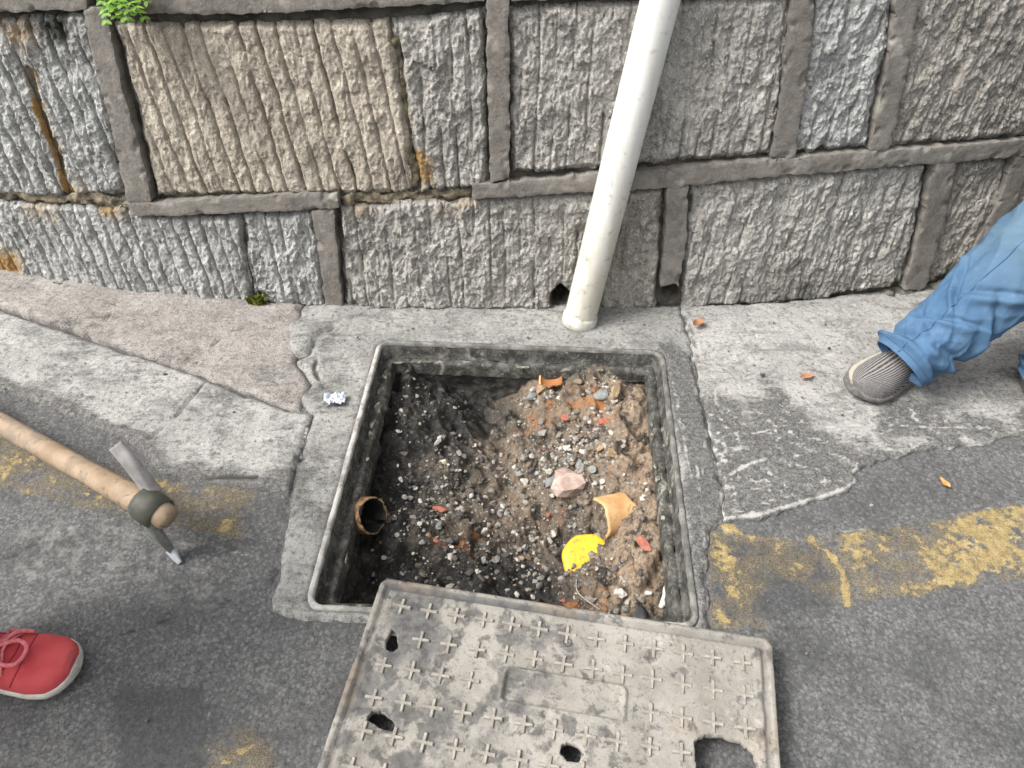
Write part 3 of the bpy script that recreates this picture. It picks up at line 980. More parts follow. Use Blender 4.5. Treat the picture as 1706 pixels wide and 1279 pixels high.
# pale slab, right, fading under asphalt smears
def at_right(P, sd, A):
    x, y = P[:, 0], P[:, 1]
    n = fbm(x * 6, y * 6, 461, 4)
    q = Gp([(1160, 640), (1250, 660), (1400, 690), (1560, 690), (1706, 650), (1900, 600)])
    low = sstep(-0.12, 0.14, np.interp(x, q[:, 0], q[:, 1]) - y + 0.16 * n)
    A[:, 0] = np.clip(0.08 + 0.4 * n, 0, 1) * (1 - low) + low * np.clip(0.92 + 0.4 * n, 0, 1.0)
    lime = np.zeros(len(P))
    for pl, w in (([(1195, 868), (1260, 862), (1330, 842), (1395, 822), (1425, 806), (1420, 788), (1470, 772), (1560, 752), (1640, 740), (1760, 728)], 0.0055), ([(1175, 700), (1190, 780), (1202, 862)], 0.007),
                  ([(1215, 795), (1250, 775), (1275, 768)], 0.006), ([(1280, 790), (1310, 815)], 0.005), ([(1500, 712), (1600, 715)], 0.004), ([(1380, 715), (1450, 710)], 0.004)):
        lime = np.maximum(lime, np.exp(-((line_d(P, Gp(pl)) + 0.006 * np.abs(fbm(x * 25, y * 25, 463, 3))) / w) ** 2))
    lime = np.maximum(lime, 0.75 * sstep(0.12, 0.40, fbm(x * 46, y * 60, 465, 4)) * low * sstep(-0.35, 0.1, n))
    lime = np.maximum(lime, 0.4 * sstep(0.0, 0.4, n) * (1 - low))
    rs = np.random.RandomState(462)
    for _ in range(70):
        sx0, sy0 = rs.uniform(1175, 1700), rs.uniform(690, 860)
        a_ = rs.choice([rs.normal(0.35, 0.25), rs.normal(-0.5, 0.3), rs.normal(2.2, 0.4)])
        q0 = G(sx0, sy0)
        L0 = rs.uniform(0.015, 0.10)
        q1 = q0 + L0 * np.array([math.cos(a_), math.sin(a_)])
        bb = (np.abs(P - (q0 + q1) / 2) < L0 + 0.03).all(1)
        if bb.any():
            lime[bb] = np.maximum(lime[bb], rs.uniform(0.45, 0.9) * np.exp(-((line_d(P[bb], [q0, (q0 + q1) / 2 + rs.normal(size=2) * 0.004, q1]) + 0.006 * np.abs(fbm(x[bb] * 40, y[bb] * 40, 468, 2))) / rs.uniform(0.0025, 0.0055)) ** 2))
    A[:, 2] = lime
    A[:, 1] = 0.4 * blob(P, (1190, 650), 0.06)


wb3 = Gp([(1134, 512), (1300, 505), (1500, 484), (1706, 448), (1950, 400)])
right = np.vstack([wb3, Gp([(1950, 690), (1706, 728), (1560, 748), (1440, 776), (1425, 792), (1430, 806), (1395, 824), (1330, 846), (1260, 866), (1204, 872), (1206, 830), (1186, 740), (1164, 640), (1150, 565)])])
pavement('pavement', right, M['apron'], 0.008, 0.0048, 471, at_right, amp=0.0035, eamp=0.008, edge_w=0.004, cracks=[[(1140, 530), (1152, 545), (1166, 620)]], freq=30)

# ------------------------------------------------------------------ the pit: frame, chamber, rubble
def ring_band(profile, seed, amp):
    """sweep a profile of (inset, z, corner radius) round the frame"""
    rings = []
    for k, (ins, z, r) in enumerate(profile):
        p = rrect(ins, r)
        q = []
        for a, b in zip(p, np.roll(p, -1, 0)):
            L = np.hypot(*(b - a))
            nseg = max(1, int(round(L / 0.006))) if L > 0.05 else 1
            q += [a + (b - a) * i / nseg for i in range(nseg)]
        rings.append(q)
    mlen = min(len(q) for q in rings)
    out = []
    for (ins, z, r), q in zip(profile, rings):
        q = np.array(q)
        s = np.linspace(0, len(q), mlen, endpoint=False)
        i0 = np.floor(s).astype(int) % len(q)
        q = q[i0] + (q[(i0 + 1) % len(q)] - q[i0]) * (s - np.floor(s))[:, None]
        e = fc - q
        e /= np.linalg.norm(e, axis=1)[:, None]
        nz = fbm(q[:, 0] * 40 + z * 200, q[:, 1] * 40 + ins * 90, seed, 3)
        q = q + e * (amp * nz)[:, None]
        zz = z + amp * 0.8 * pn(q[:, 0] * 60, q[:, 1] * 60 + z * 100, seed + 3)
        out.append(np.column_stack([q, zz]))
    return loft(np.array(out), True, False, False)


HFX0, HFY0 = FWX / 2 - 0.03, FWY / 2 - 0.03
frame = thing('manhole_kerb', (fc[0], fc[1], -0.06), 'worn square composite frame set in concrete around the open pit', 'manhole frame')
mf = Mat('frame_composite', 0.8, 0.3)
n1, n2, n3 = mf.noise(30, 6, 0.7, 0.5), mf.noise(150, 4, 0.6), mf.noise(9, 4)
c = mf.mix(mf.rng(n1, 0.42, 0.62), (0.036, 0.035, 0.031), (0.11, 0.107, 0.096))
c = mf.mix(mf.rng(n2, 0.56, 0.72, 0, 0.7), c, (0.25, 0.24, 0.21))
c = mf.mix(mf.rng(mf.math('MULTIPLY', mf.rng(n1, 0.5, 0.66), mf.rng(n3, 0.45, 0.62)), 0.2, 0.9, 0, 0.65), c, (0.33, 0.31, 0.26))
mf.bump(n1, 0.003, 0.6)
mf.bump(n2, 0.001, 0.6)
M['frame'] = mf.done(c)
mlip = Mat('frame_lip', 0.8, 0.3)
n1, n2 = mlip.noise(26, 5, 0.65), mlip.noise(170, 4)
c = mlip.mix(mlip.rng(n1, 0.32, 0.62), (0.17, 0.165, 0.15), (0.40, 0.385, 0.36))
c = mlip.mix(mlip.rng(n2, 0.42, 0.28, 0, 0.7), c, (0.06, 0.058, 0.052))
mlip.bump(n2, 0.001, 0.6)
c = mlip.mix(mlip.math('MULTIPLY', mlip.ch(0), mlip.rng(n1, 0.66, 0.40, 0.62, 1.0)), c, (0.085, 0.083, 0.075))
M['lip'] = mlip.done(c)
V, F = ring_band([(0.0, -0.03, 0.03), (0.0, 0.008, 0.03), (0.0015, 0.0100, 0.03), (0.008, 0.0105, 0.024), (0.0105, 0.009, 0.022), (0.012, 0.002, 0.02)], 501, 0.0018)
lq = (V[:, :2] - fc) @ np.stack([ux, uy], 1)
A = np.zeros((len(V), 3))
A[:, 0] = np.clip(np.maximum(sstep(HFX0, HFX0 + 0.02, lq[:, 0]), 0.9 * sstep(HFY0, HFY0 + 0.02, lq[:, 1])) + 0.5 * fbm(V[:, 0] * 14, V[:, 1] * 14, 505, 2), 0, 1)
mk('rim', V, F, M['lip'], frame, A)
V, F = ring_band([(0.012, 0.002, 0.02), (0.0145, -0.012, 0.018), (0.016, -0.018, 0.016), (0.017, -0.027, 0.014), (0.020, -0.031, 0.012)], 502, 0.0022)
mk('seat_wall', V, F, M['frame'], frame)
V, F = ring_band([(0.020, -0.031, 0.012), (0.026, -0.028, 0.012), (0.031, -0.027, 0.011), (0.036, -0.0285, 0.01), (0.039, -0.033, 0.008), (0.0405, -0.042, 0.006), (0.043, -0.062, 0.006)], 503, 0.0042)
mk('ledge', V, F, M['frame'], frame)

# pale crumbs of bedding mortar left along the ledge
m_crumb = plain('mortar_crumb', (0.20, 0.185, 0.145), (0.36, 0.335, 0.27), 90, 0.95, 0.1, 0.002, (0.08, 0.075, 0.06), 70, 0.44, 0.56)
ICO_V = []
_p = (1 + 5 ** 0.5) / 2
for a_, b_ in ((1, _p), (-1, _p), (1, -_p), (-1, -_p)):
    ICO_V += [(0, a_, b_), (a_, b_, 0), (b_, 0, a_)]
ICO_V = np.array(ICO_V) / np.hypot(1, _p)
from itertools import combinations
_dm = np.linalg.norm(ICO_V[:, None] - ICO_V[None], axis=2)
_e = _dm[_dm > 0.1].min() * 1.05
ICO_F = []
for t3 in combinations(range(12), 3):
    a_, b_, c_ = t3
    if _dm[a_, b_] < _e and _dm[b_, c_] < _e and _dm[a_, c_] < _e:
        nrm = np.cross(ICO_V[b_] - ICO_V[a_], ICO_V[c_] - ICO_V[a_])
        ICO_F.append(t3 if nrm @ ICO_V[a_] > 0 else (a_, c_, b_))
ICO_F = np.array(ICO_F)


def ico2():
    V = [tuple(v) for v in ICO_V]
    cache, F = {}, []

    def mid(a, b):
        k = (min(a, b), max(a, b))
        if k not in cache:
            v = np.array(V[a]) + np.array(V[b])
            V.append(tuple(v / np.linalg.norm(v)))
            cache[k] = len(V) - 1
        return cache[k]
    for a, b, c in ICO_F:
        ab, bc, ca = mid(a, b), mid(b, c), mid(c, a)
        F += [(a, ab, ca), (b, bc, ab), (c, ca, bc), (ab, bc, ca)]
    return np.array(V), np.array(F)


ICO2_V, ICO2_F = ico2()


def lump(rs, seed, big=False, ang=0.25):
    """an angular pebble"""
    V = (ICO2_V if big else ICO_V).copy()
    F = ICO2_F if big else ICO_F
    rg = np.random.RandomState(seed)
    for _ in range(5 if not big else 11):                 # chop flat facets
        nrm = rg.normal(size=3)
        nrm /= np.linalg.norm(nrm)
        k = 0.42 + 0.38 * rg.rand()
        d = V @ nrm
        V = V - np.clip(d - k, 0, None)[:, None] * nrm
    V = V * (1 + ang * 0.4 * rg.normal(size=(len(V), 1)) * 0.5)
    return V * np.array(rs), F


def rot_rand(V, rg, flat=0.5):
    a, b = rg.rand() * 6.28, (rg.rand() - 0.5) * flat * 2
    ca, sa, cb, sb = math.cos(a), math.sin(a), math.cos(b), math.sin(b)
    V = V @ np.array([[1, 0, 0], [0, cb, -sb], [0, sb, cb]]).T
    return V @ np.array([[ca, -sa, 0], [sa, ca, 0], [0, 0, 1]]).T


for i, (X, Y, a_, b_) in enumerate([(640, 625, .016, .007), (634, 650, .018, .007), (628, 680, .020, .008), (621, 706, .014, .008), (617, 724, .010, .009), (612, 765, .008, .006), (665, 604, .018, .006), (692, 603, .016, .006),
                                    (716, 603, .014, .006), (733, 602, .009, .007), (1086, 706, .012, .005), (1088, 724, .010, .005), (1092, 776, .009, .006), (1097, 796, .013, .007), (1104, 862, .010, .005), (1110, 935, .012, .005), (577, 930, .016, .003), (870, 612, .014, .005), (1000, 617, .010, .005)]):
    v, f = lump((a_, b_, b_ * 0.5), 970 + i, True)
    t_ang = math.atan2(ux[1], ux[0]) if 650 < X < 1050 else math.atan2(uy[1], uy[0])
    ca_, sa_ = math.cos(t_ang), math.sin(t_ang)
    v = v @ np.array([[ca_, -sa_, 0], [sa_, ca_, 0], [0, 0, 1]]).T
    v = v * (1 + 0.9 * pn(v[:, 0] * 130 + i, v[:, 1] * 130, 9))[:, None]
    mk('mortar_crumb', v + np.array([*G(X, Y, -0.026), -0.026]), f, m_crumb, frame, None, False)


# pit floor: heights given at places in the picture
PZ = -0.160
pit_pts = [  # X, Y, height above the floor, radius
    (1000, 660, 0.10, 0.10), (900, 650, 0.105, 0.07), (1060, 720, 0.095, 0.12), (1075, 820, 0.075, 0.10), (940, 720, 0.05, 0.10), (1090, 900, 0.05, 0.09), (1080, 980, 0.05, 0.08),
    (960, 780, 0.03, 0.08), (690, 730, 0.07, 0.12), (670, 650, 0.115, 0.09), (1090, 655, 0.06, 0.06), (720, 800, 0.035, 0.10), (870, 900, -0.02, 0.10), (850, 850, -0.02, 0.09), (650, 760, 0.04, 0.06), (660, 910, 0.05, 0.07), (780, 930, 0.02, 0.10), (820, 640, 0.03, 0.08),
    (1000, 990, 0.03, 0.08), (640, 950, -0.015, 0.10), (760, 980, -0.02, 0.12), (960, 870, -0.03, 0.06), (700, 890, 0.015, 0.08), (750, 705, 0.02, 0.05), (985, 630, -0.05, 0.035)]
PQ = [(G(a_, b_, PZ), h_, r_) for a_, b_, h_, r_ in pit_pts]
HXI, HYI = FWX / 2 - 0.042, FWY / 2 - 0.042


def pit_z(P, fine=True):
    x, y = P[:, 0], P[:, 1]
    h = np.full(len(P), PZ)
    for q, a_, r_ in PQ:
        h = h + a_ * np.exp(-((P - q) ** 2).sum(1) / r_ ** 2)
    h = h + 0.042 * fbm(x * 7, y * 7, 511, 3)
    if fine: h = h + 0.026 * (0.3 - np.sqrt(np.abs(pn(x * 12, y * 12, 512)))) + 0.012 * fbm(x * 17, y * 17, 513, 2)
    if fine:
        n2 = pn(x * 40, y * 40, 517)
        h = h + 0.010 * fbm(x * 26, y * 26, 515, 3) + 0.008 * (0.35 - np.sqrt(np.abs(n2)))
        wf, wc = worley(x * 75 + n2, y * 75, 521)
        wf3, wc3 = worley(x * 27 + 0.5 * n2, y * 27 + 0.4 * n2, 525)
        h = h + 0.020 * np.clip(wc3 - 0.35, 0, 1) * sstep(0.62, 0.25, wf3) - 0.008 * sstep(0.5, 0.8, wf3)
        wf2, wc2 = worley(x * 150, y * 150, 523)
        h = h + 0.007 * (wc - 0.4) * sstep(0.6, 0.25, wf) + 0.004 * wc2 * sstep(0.5, 0.2, wf2)
    return h


def on_floor(X, Y, lift=0.0):
    d = ray(X, Y)
    t = 1.7
    for _ in range(80):
        p = np.array([[d[0] * t, d[1] * t]])
        z = float(pit_z(p, False)[0]) + lift
        t = 0.6 * t + 0.4 * (z - CAM_H) / d[2]
    return np.array([d[0] * t, d[1] * t, CAM_H + d[2] * t])


pit_poly = np.array([fc + sx * (HXI + 0.012) * ux + sy * (HYI + 0.012) * uy for sx, sy in ((-1, -1), (1, -1), (1, 1), (-1, 1))])
V, F, P, sd = sheet(pit_poly, 0.0032, lambda P, sd: pit_z(P), gmap, 0.02)
x, y = P[:, 0], P[:, 1]


def fpx(X, Y): return G(X, Y, PZ + 0.03)


def fblob(X, Y, r): return np.exp(-((P - fpx(X, Y)) ** 2).sum(1) / r ** 2)


n = fbm(x * 11, y * 11, 531, 4)
nfn = fbm(x * 40, y * 40, 532, 3)
A = np.zeros((len(P), 4))
tan = np.zeros(len(P))
for X, Y, r_, s in [(1070, 760, 0.12, 1.0), (1080, 860, 0.12, 1.0), (1050, 690, 0.09, 0.9), (1080, 950, 0.10, 0.8), (1030, 1000, 0.08, 0.8), (890, 660, 0.07, 0.9), (950, 720, 0.08, 0.7), (840, 740, 0.05, 0.5),
                    (760, 890, 0.08, 0.6), (850, 800, 0.06, 0.5), (870, 860, 0.10, 0.45), (1100, 640, 0.05, -0.6), (720, 920, 0.06, 0.5), (960, 640, 0.05, -0.4)]:
    tan = tan + s * fblob(X, Y, r_)
A[:, 0] = np.clip(tan * (0.8 + 0.8 * n), 0, 1)
rust = np.zeros(len(P))
for X, Y, r_, s in [(900, 708, 0.04, 1.1), (970, 690, 0.04, 0.9), (850, 730, 0.04, 0.5), (930, 840, 0.04, 0.4), (800, 880, 0.05, 0.5), (1010, 720, 0.04, 0.5), (990, 700, 0.03, 0.5), (1000, 1000, 0.05, 0.5), (950, 1000, 0.03, 0.6), (760, 905, 0.03, 0.5), (1050, 800, 0.06, 0.25), (735, 895, 0.03, 0.4)]:
    rust = rust + s * fblob(X, Y, r_)
A[:, 1] = np.clip(rust * (0.6 + 1.6 * nfn), 0, 1)
wet = np.zeros(len(P))
for X, Y, r_, s in [(680, 650, 0.15, 1.1), (800, 650, 0.10, 1.0), (690, 750, 0.12, 0.95), (780, 700, 0.08, 0.6), (640, 800, 0.08, 0.8), (780, 960, 0.16, 1.0), (640, 960, 0.14, 1.0), (900, 960, 0.08, 0.7), (1110, 640, 0.06, 0.9), (660, 860, 0.06, 0.8), (960, 650, 0.04, 0.9), (960, 870, 0.05, 0.6)]:
    wet = wet + s * fblob(X, Y, r_)
A[:, 2] = np.clip(wet * (0.95 + 0.8 * n), 0, 1)
ms = Mat('pit_soil', 0.85, 0.35)
n1, n2, n3 = ms.noise(18, 5, 0.6), ms.noise(95, 5, 0.7), ms.noise(380, 3, 0.7)
v1, v2 = ms.vor(170), ms.vor(170, out='Color')
sp = ms.n('ShaderNodeSeparateColor')
ms.t.links.new(v2, sp.inputs[0])
c = ms.mix(ms.rng(n1, 0.3, 0.7), (0.095, 0.079, 0.061), (0.205, 0.172, 0.132))
c = ms.mix(ms.ch(0), c, ms.mix(ms.rng(n2, 0.3, 0.7), (0.21, 0.15, 0.10), (0.41, 0.31, 0.22)))
c = ms.mix(ms.rng(ms.noise(24, 5, 0.65, 0.8), 0.51, 0.62, 0, 0.85), c, (0.032, 0.029, 0.026))
c = ms.mix(ms.rng(ms.noise(15, 5, 0.7, 0.5), 0.60, 0.72, 0, 0.6), c, (0.30, 0.17, 0.085))
c = ms.mix(ms.math('MULTIPLY', ms.ch(2), 0.96), c, ms.mix(ms.rng(n2, 0.4, 0.7), (0.012, 0.012, 0.012), (0.045, 0.042, 0.038)))
c = ms.mix(ms.math('MULTIPLY', ms.rng(ms.math('MULTIPLY', ms.rng(v1, 0.5, 0.2), ms.rng(sp.outputs[0], 0.55, 0.9)), 0.1, 0.9, 0, 0.8), ms.math('SUBTRACT', 1.0, ms.math('MULTIPLY', ms.ch(2), 0.75))), c, ms.mix(sp.outputs[1], (0.22, 0.20, 0.17), (0.48, 0.45, 0.40)))
c = ms.mix(ms.rng(n2, 0.45, 0.25, 0, 0.8), c, (0.025, 0.023, 0.02))
c = ms.mix(ms.rng(ms.math('MULTIPLY', ms.ch(1), ms.rng(n2, 0.3, 0.6, 0.2, 1.2)), 0.15, 0.8, 0, 0.85), c, (0.36, 0.15, 0.05))
c = ms.mix(ms.rng(n3, 0.58, 0.75, 0, 0.5), c, (0.36, 0.33, 0.29))
ms.bump(n2, 0.006, 0.9)
ms.bump(v1, 0.003, -0.8)
ms.bump(n3, 0.0015, 0.8)
M['soil'] = ms.done(c, ms.math('SUBTRACT', 0.92, ms.math('MULTIPLY', ms.ch(2), 0.5)))
meta(mk('rubble_ground', V, F, M['soil'], None, A, origin=(fc[0], fc[1], PZ)), kind='structure')

# chamber walls of the pit
pit = thing('inspection_pit', (fc[0], fc[1], -0.36), 'dirty square brick chamber sunk under the manhole frame', 'pit')
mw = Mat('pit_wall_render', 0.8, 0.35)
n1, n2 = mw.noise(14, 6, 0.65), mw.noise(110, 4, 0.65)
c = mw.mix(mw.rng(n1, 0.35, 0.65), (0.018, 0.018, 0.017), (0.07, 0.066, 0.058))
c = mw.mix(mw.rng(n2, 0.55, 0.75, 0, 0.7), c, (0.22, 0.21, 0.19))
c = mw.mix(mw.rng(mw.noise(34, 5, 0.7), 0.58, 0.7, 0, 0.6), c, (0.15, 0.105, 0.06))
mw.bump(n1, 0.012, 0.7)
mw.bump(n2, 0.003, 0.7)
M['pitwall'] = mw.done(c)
for k, (sx, sy) in enumerate(((0, 1), (1, 0), (0, -1), (-1, 0))):
    half, off = (HXI, HYI) if sy else (HYI, HXI)
    t_ = ux if sy else uy
    nrm = (sx * ux + sy * uy)

    def wmap(P, h, t_=t_, nrm=nrm, off=off):
        p = fc + P[:, :1] * t_ + nrm * (off + 0.006 - h[:, None])
        return np.column_stack([p, P[:, 1]])
    V, F, P, sd = sheet([(-half - 0.02, -0.36), (half + 0.02, -0.36), (half + 0.02, -0.045), (-half - 0.02, -0.045)], 0.006,
                        lambda P, sd: 0.012 * fbm(P[:, 0] * 14, P[:, 1] * 14, 540 + k, 4) - 0.004 + 0.006 * pn(P[:, 0] * 60, P[:, 1] * 60, 546 + k), wmap, 0.02)
    mk('chamber_wall', V, F, M['pitwall'], pit)

# fine gravel strewn over the rubble: one mass
mg = Mat('gravel', 0.9, 0.3)
a_ = mg.n('ShaderNodeAttribute', attribute_name='m')
c = mg.mix(mg.rng(mg.noise(220, 3), 0.35, 0.65, 0, 0.4), a_.outputs['Color'], (0.10, 0.09, 0.08))
M['gravel'] = mg.done(c)
rg = np.random.RandomState(5)
zones = [(760, 780, 0.12, 200), (700, 830, 0.08, 170), (800, 820, 0.10, 150), (930, 770, 0.085, 330), (980, 740, 0.075, 230), (940, 820, 0.08, 160), (880, 890, 0.09, 120), (900, 670, 0.06, 150), (1010, 680, 0.05, 120), (700, 700, 0.13, 110), (1010, 980, 0.09, 160),
         (740, 900, 0.10, 200), (860, 960, 0.16, 160), (1080, 850, 0.12, 150), (650, 930, 0.08, 60)]
parts, cols = [], []
pal = np.array([(0.46, 0.43, 0.38), (0.34, 0.31, 0.27), (0.22, 0.20, 0.175), (0.30, 0.22, 0.15), (0.12, 0.115, 0.11), (0.55, 0.52, 0.47), (0.25, 0.26, 0.24), (0.16, 0.13, 0.10)])
for X, Y, r_, cnt in zones:
    q = fpx(X, Y)
    pp = q + rg.normal(size=(cnt, 2)) * r_ * 0.6
    loc = (pp - fc) @ np.stack([ux, uy], 1)
    ok = (np.abs(loc[:, 0]) < HXI - 0.01) & (np.abs(loc[:, 1]) < HYI - 0.01)
    pp = pp[ok]
    if not len(pp): continue
    zz = pit_z(pp)
    for p, z in zip(pp, zz):
        s = 0.0020 + 0.0072 * rg.rand() ** 3.5
        v, f = lump((s * (0.9 + 0.8 * rg.rand()), s, s * (0.55 + 0.4 * rg.rand())), rg.randint(1 << 30))
        v = rot_rand(v, rg) + np.array([p[0], p[1], z + s * 0.25])
        parts.append((v, f))
        left_ = (p - fc) @ ux < -0.04
        ch_ = rg.choice(8, p=[.14, .08, .06, .03, .47, .07, .03, .12]) if left_ else rg.choice(8, p=[.20, .19, .11, .16, .08, .10, .09, .07])
        cols.append(np.repeat([pal[ch_] * (0.6 + 0.5 * rg.rand()) * (0.75 if left_ and ch_ in (4, 7) else 1)], 12, 0))
V, F = cat_mesh(parts)
meta(mk('gravel', V, F, M['gravel'], None, np.concatenate(cols), False, origin=(fc[0], fc[1], PZ)), 'loose mixed gravel lying over the pit rubble', None, None, 'stuff')

# larger pebbles and stones, one by one
peb_mats = [plain('pale_pebble', (0.40, 0.37, 0.32), (0.58, 0.55, 0.49), 70, 0.9, 0.2, 0.001, (0.20, 0.17, 0.13), 60, 0.52, 0.66),
            plain('grey_pebble', (0.17, 0.175, 0.165), (0.29, 0.295, 0.28), 70, 0.9, 0.2, 0.001, (0.09, 0.08, 0.065), 60, 0.55, 0.66),
            plain('brown_pebble', (0.22, 0.15, 0.085), (0.40, 0.30, 0.19), 70, 0.9, 0.2, 0.001, (0.10, 0.075, 0.05), 60, 0.52, 0.66),
            plain('black_pebble', (0.035, 0.035, 0.037), (0.085, 0.085, 0.085), 70, 0.8, 0.3, 0.001)]


def pebble(X, Y, s, mi, label, group, seed, flat=0.7, cat='pebble', name='pebble', stretch=1.2, mat=None):
    rgp = np.random.RandomState(seed)
    p = on_floor(X, Y)
    p[2] = float(pit_z(p[None, :2])[0])
    v, f = lump((s * stretch, s, s * flat), seed, True)
    v = rot_rand(v, rgp, 0.35)
    v += 0.16 * s * np.stack([pn(v[:, 0] * 180, v[:, 1] * 180, seed)] * 3, 1)
    v += p + np.array([0, 0, s * flat * 0.35])
    o = mk(name, v, f, mat or peb_mats[mi], None, None, False)
    return meta(o, label, cat, group)


GW = 'pale pebbles in the pit rubble'
for i, (X, Y, s, mi, lb) in enumerate([
        (738, 772, 0.0085, 0, 'white squarish pebble on black rubble in the left half of the pit'),
        (805, 884, 0.0115, 0, 'white wedge-shaped pebble at the lower middle of the pit floor'),
        (820, 853, 0.0060, 0, 'narrow cream sliver of stone above the white wedge-shaped pebble'),
        (893, 895, 0.0105, 0, 'cream pebble left of a black gap near the yellow disc'),
        (922, 893, 0.0095, 0, 'pale rounded pebble right of a black gap above the yellow disc'),
        (862, 893, 0.0055, 0, 'tiny cream pebble left of the cream pebble near the black gap'),
        (906, 764, 0.0085, 0, 'small bright white stone at the top left of the grey gravel heap'),
        (913, 786, 0.0130, 0, 'large off-white stone above the grey cobble in the gravel heap'),
        (926, 796, 0.0080, 0, 'white pebble just left of the pink speckled concrete lump'),
        (875, 800, 0.0145, 0, 'big cream stone at the left end of the pebble row'),
        (842, 793, 0.0085, 0, 'pale pebble at the far left tip of the pebble row'),
        (857, 785, 0.0065, 0, 'small pale pebble between two larger ones in the pebble row'),
        (944, 745, 0.0095, 0, 'upright pale pebble in the upper gravel heap'),
        (950, 728, 0.0085, 0, 'pale pebble at the very top of the gravel heap'),
        (962, 748, 0.0075, 2, 'pinkish tan pebble in the upper gravel heap'),
        (1018, 752, 0.0150, 2, 'long ochre stone lying at the right of the gravel heap'),
        (1000, 745, 0.0105, 2, 'ochre stone behind the long ochre stone'),
        (1022, 772, 0.0070, 0, 'pale pebble below the long ochre stone'),
        (916, 812, 0.0165, 1, 'grey cobble touching the left of the pink concrete lump'),
        (965, 775, 0.0140, 1, 'dark green-grey cobble above the pink concrete lump'),
        (985, 785, 0.0120, 1, 'grey cobble between the concrete lump and the ochre stone'),
        (948, 765, 0.0110, 1, 'grey cobble in the middle of the gravel heap'),
        (990, 805, 0.0095, 0, 'cream pebble above the orange broken pipe'),
        (1005, 800, 0.0085, 0, 'pale pebble above the right edge of the orange broken pipe'),
        (975, 807, 0.0080, 0, 'beige pebble right of the concrete lump'),
        (1025, 655, 0.0230, 2, 'large tan rubble stone at the back right of the pit'),
        (1000, 662, 0.0180, 1, 'grey rubble stone beside the large tan stone at the back'),
        (905, 645, 0.0200, 2, 'brown rubble stone under the broken pipe shards at the back'),
        (885, 660, 0.0160, 1, 'grey rubble stone left of the brown one at the back'),
        (700, 838, 0.0070, 0, 'pale pebble on the black gravel slope left of centre'),
        (690, 812, 0.0075, 0, 'cream pebble highest on the left gravel slope'),
        (728, 815, 0.0060, 1, 'grey pebble in the middle of the left gravel slope'),
        (668, 800, 0.0060, 0, 'pale pebble at the left end of the gravel slope'),
        (712, 890, 0.0090, 2, 'brown flat pebble below the red brick chip'),
        (1065, 1018, 0.0260, 3, 'black lump at the front right of the pit beside the cover'),
        (1035, 985, 0.0130, 0, 'chalky white stone near the front of the pit')]):
    pebble(X, Y, s, mi, lb, GW if mi == 0 else 'cobbles in the pit rubble', 600 + i)

# pink speckled lump of concrete
m_pink = plain('pink_concrete', (0.33, 0.235, 0.195), (0.50, 0.39, 0.34), 50, 0.9, 0.2, 0.0015, (0.16, 0.11, 0.085), 110, 0.58, 0.64)
pebble(953, 812, 0.050, 0, 'pink speckled lump of broken concrete left of the orange pipe', None, 706, 0.75, 'rubble', 'concrete_lump', 1.15, m_pink)

# clay pipes
m_clay = plain('clay_pipe', (0.50, 0.27, 0.115), (0.66, 0.42, 0.21), 28, 0.75, 0.35, 0.0006, (0.30, 0.18, 0.09), 50, 0.55, 0.68)
m_clay_in = plain('clay_inside', (0.26, 0.095, 0.035), (0.36, 0.15, 0.06), 28, 0.8, 0.3, 0.0006)


def shell(c0, c1, r, a0, a1, th, name, label, cat, mats, seed, jag=0.008, n=18, m=26, r1=None):
    """a broken piece of pipe: arc a0..a1 about the axis c0-c1; outside and inside are parts"""
    c0, c1 = np.array(c0, float), np.array(c1, float)
    ax = c1 - c0
    L = np.linalg.norm(ax)
    ax /= L
    s = np.cross(ax, [0, 0, 1.0])
    if np.linalg.norm(s) < 1e-3: s = np.array([1.0, 0, 0])
    s /= np.linalg.norm(s)
    u = np.cross(s, ax)
    r1 = r if r1 is None else r1
    th_ = np.linspace(a0, a1, m)
    j0 = jag * fbm(th_ * 1.4, th_ * 0 + 0.3, seed, 3)
    j1 = jag * 2 * fbm(th_ * 1.4, th_ * 0 + 5.3, seed, 3)

    def grid(dr):
        out = []
        for i in range(n):
            t = i / (n - 1)
            pos = j0 * (1 - t) + (L + j1) * t
            out.append(c0 + pos[:, None] * ax + (r + (r1 - r) * t + dr) * (np.cos(th_)[:, None] * s + np.sin(th_)[:, None] * u))
        return np.array(out)
    o_, i_ = grid(0), grid(-th)
    root = thing(name, tuple(c0), label, cat)
    Vo, Fo = loft(o_, False, False, False)
    # rim strips join outside and inside
    no = len(Vo)
    Vi, Fi = loft(i_, False, False, False)
    Fi = [f[:, ::-1] for f in Fi]
    loop = [(0, j) for j in range(m)] + [(i, m - 1) for i in range(1, n)] + [(n - 1, j) for j in range(m - 2, -1, -1)] + [(i, 0) for i in range(n - 2, 0, -1)]
    ids = np.array([i * m + j for i, j in loop])
    nx_ = np.roll(ids, -1)
    Fr = np.stack([nx_, ids, ids + no, nx_ + no], 1)
    V2 = np.vstack([Vo, Vi])
    mk('outer_shell', V2, [Fo[0], Fr], mats[0], root)
    mk('inner_face', Vi + 0.0003 * (c0 - Vi) * 0, Fi, mats[1], root)
    return root


p0, p1 = on_floor(990, 856, 0.02), on_floor(1012, 856, 0.02)
b0 = on_floor(992, 862, 0.030)
bax = np.array([0.84, 0.40, -0.24])
bax /= np.linalg.norm(bax)
b0 = b0 + np.array([0.004, -0.004, 0.0])
shell(b0, b0 + bax * 0.072, 0.047, R(-70), R(140), 0.006, 'broken_pipe', 'orange curved piece of broken clay pipe standing right of the pink lump', 'broken pipe', (m_clay, m_clay_in), 711, 0.006)
